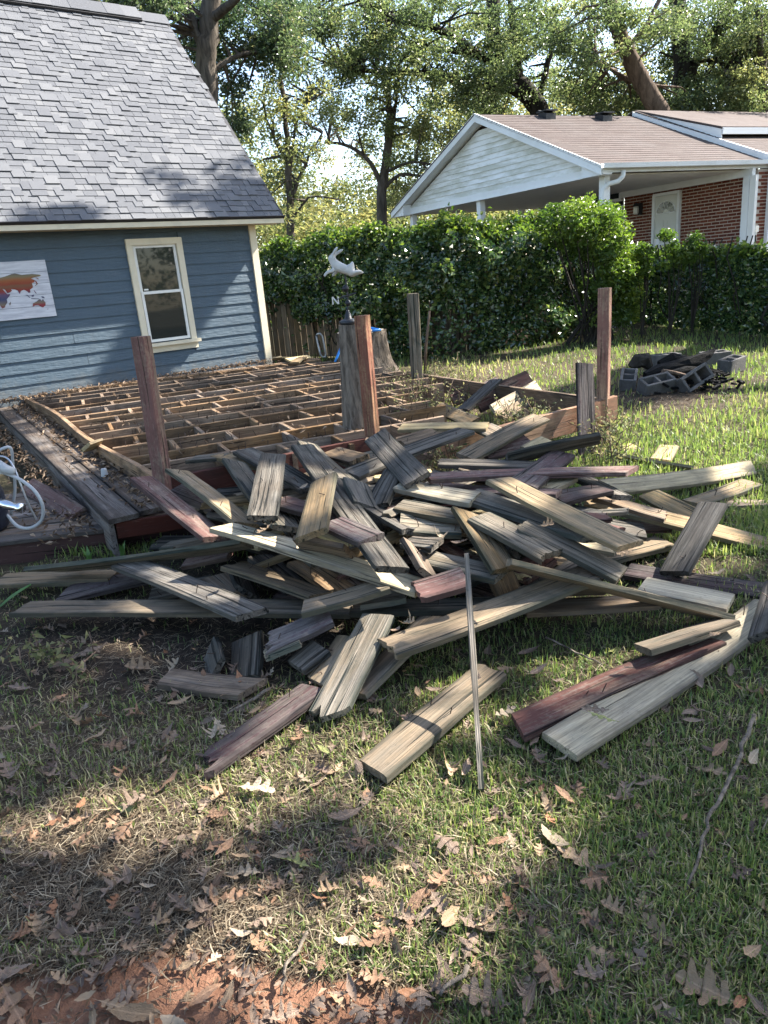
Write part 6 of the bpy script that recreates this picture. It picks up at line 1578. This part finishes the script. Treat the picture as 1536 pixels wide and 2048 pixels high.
# small leaf crumbs and drifts, too many to count
def crumbs(name, label, pts, size, colmat):
    P = np.array(pts); n = len(P); V, F, r = leaf_quads(P, size, np.tile(np.array([0, 0, 1.0]), (n, 1)), .6, .38, fold=.12); link(name, fast_mesh(name, V, F, {'rnd': r}), colmat, None, label=label, cat='leaf litter', kind='stuff')
lit = leafy('leaf_litter', [(0, (.045, .03, .02)), (.35, (.10, .066, .042)), (.7, (.17, .12, .08)), (1, (.30, .225, .16))], .15, .7, .2)
pts = []
for _ in range(750):                                     # between step and rim
    t = random.random(); s = abs(random.gauss(0, .22))*off; p = dE+dl*(fr+.05+(back-fr)*t)+do*(.06+min(s, off*.8)); pts.append((p.x, p.y, ZS+.008+random.random()*.03*max(0, 1-s/off)))
for _ in range(1000):                                     # drift on the platform along the step
    t = random.random(); s = abs(random.gauss(0, .15)); p = dE+dl*(fr+.1+(back-fr)*t)+do*(off+.03+s); pts.append((p.x, p.y, ZP+.008+random.random()*.05*max(0, 1-s/.4)))
crumbs('step_leaf_litter', 'brown leaf litter drifted along the deck steps', pts, .05, lit)
pts = []
for _ in range(2600):
    px = random.uniform(-40, 1580); py = random.uniform(1180, 2070)
    if px > 800 and random.random() < .72: continue
    p = atz(px, py, 0); pts.append((p.x, p.y, float(gz(p.x, p.y))+random.uniform(.006, .02)))
for _ in range(700):
    px = random.gauss(1340, 90); py = random.gauss(800, 22); p = atz(px, py, 0); pts.append((p.x, p.y, float(gz(p.x, p.y))+random.uniform(.006, .03)))
for _ in range(500):
    px = random.uniform(1200, 1560); py = random.uniform(720, 1100); p = atz(px, py, 0); pts.append((p.x, p.y, float(gz(p.x, p.y))+random.uniform(.015, .04)))
crumbs('yard_leaf_litter', 'small brown leaf fragments scattered over grass and soil', pts, .022, lit)
pts = []
for _ in range(900):                                      # caught between the joists and along the shed foot
    s_ = random.uniform(-4.6, -.1); p = W(s_, .34+random.random()*.05, .03+abs(random.gauss(0, .22))); pts.append(tuple(p))
for _ in range(380):
    t, q = random.random(), random.random(); p = lerp(lerp(dE, dA, t), lerp(dD, dB, t), q*.8); pts.append((p.x, p.y, random.choice([.36, .365, .372])))
crumbs('deck_leaf_litter', 'dry leaf litter caught on the joists and along the shed foot', pts, .05, lit)
# the many smaller leaves between the large ones, one mass
FVs, FFs, FM, nv_ = [], [], [], 0
lv = {k: (np.array([v.co[:] for v in m.vertices]), np.array([p.vertices[:] for p in m.polygons])) for k, m in LMESH.items()}
for _ in range(620):
    px = random.uniform(-60, 1600); py = random.uniform(1170, 2100)
    if px > 780 and random.random() < .55: continue
    if 430 < px < 1330 and py < 1290: continue
    p = atz(px, py, 0); z = float(gz(p.x, p.y))+random.uniform(.006, .024); ci = random.choices(range(7), [2.5, 5, 4, .6, 5, .5, .2])[0]
    s = random.uniform(.028, .075); Rm = np.array((Matrix.Rotation(random.uniform(0, 6.283), 3, 'Z') @ Matrix.Rotation(random.gauss(0, .4), 3, 'X') @ Matrix.Rotation(random.gauss(0, .3), 3, 'Y')))
    Vl, Fl = lv[(ci, random.randrange(8))]
    FVs.append((Vl*s) @ Rm.T+np.array([p.x, p.y, z])); FFs.append(Fl+nv_); nv_ += len(Vl); FM += [ci]*len(Fl)
fl = fast_mesh('fallen_leaves', np.concatenate(FVs), np.concatenate(FFs), None, True)
for _, m_ in LCOL: fl.materials.append(m_)
fl.polygons.foreach_set('material_index', FM)
link('fallen_leaves', fl, None, label='many small dry brown leaves strewn over straw and grass', cat='leaf litter', kind='stuff')
# acorns
ac_ = []
acm = plain('acorn', (.16, .10, .06), .5)
for k in range(14):
    px, py = random.choice([(150, 1750), (640, 1820), (1010, 1760), (350, 1900), (480, 1990), (990, 2020)]); p = atz(px+random.gauss(0, 60), py+random.gauss(0, 30), .012)
    ac_.append(p.x/p.y); MB().lathe(p, [(0, -.007), (.005, -.005), (.0065, 0), (.0055, .004), (0, .007)], 10).build('acorn', acm, None, smooth=True, label='small round brown acorn lying on the bare ground', cat='acorn', group='acorns on the ground')
_ac = sorted([o for o in COL.objects if o.name.startswith('acorn')], key=lambda o: proj(o.data.vertices[0].co)[0])
for i, o in enumerate(_ac): o['label'] = 'small round brown acorn on the bare ground, '+ORD2[i]
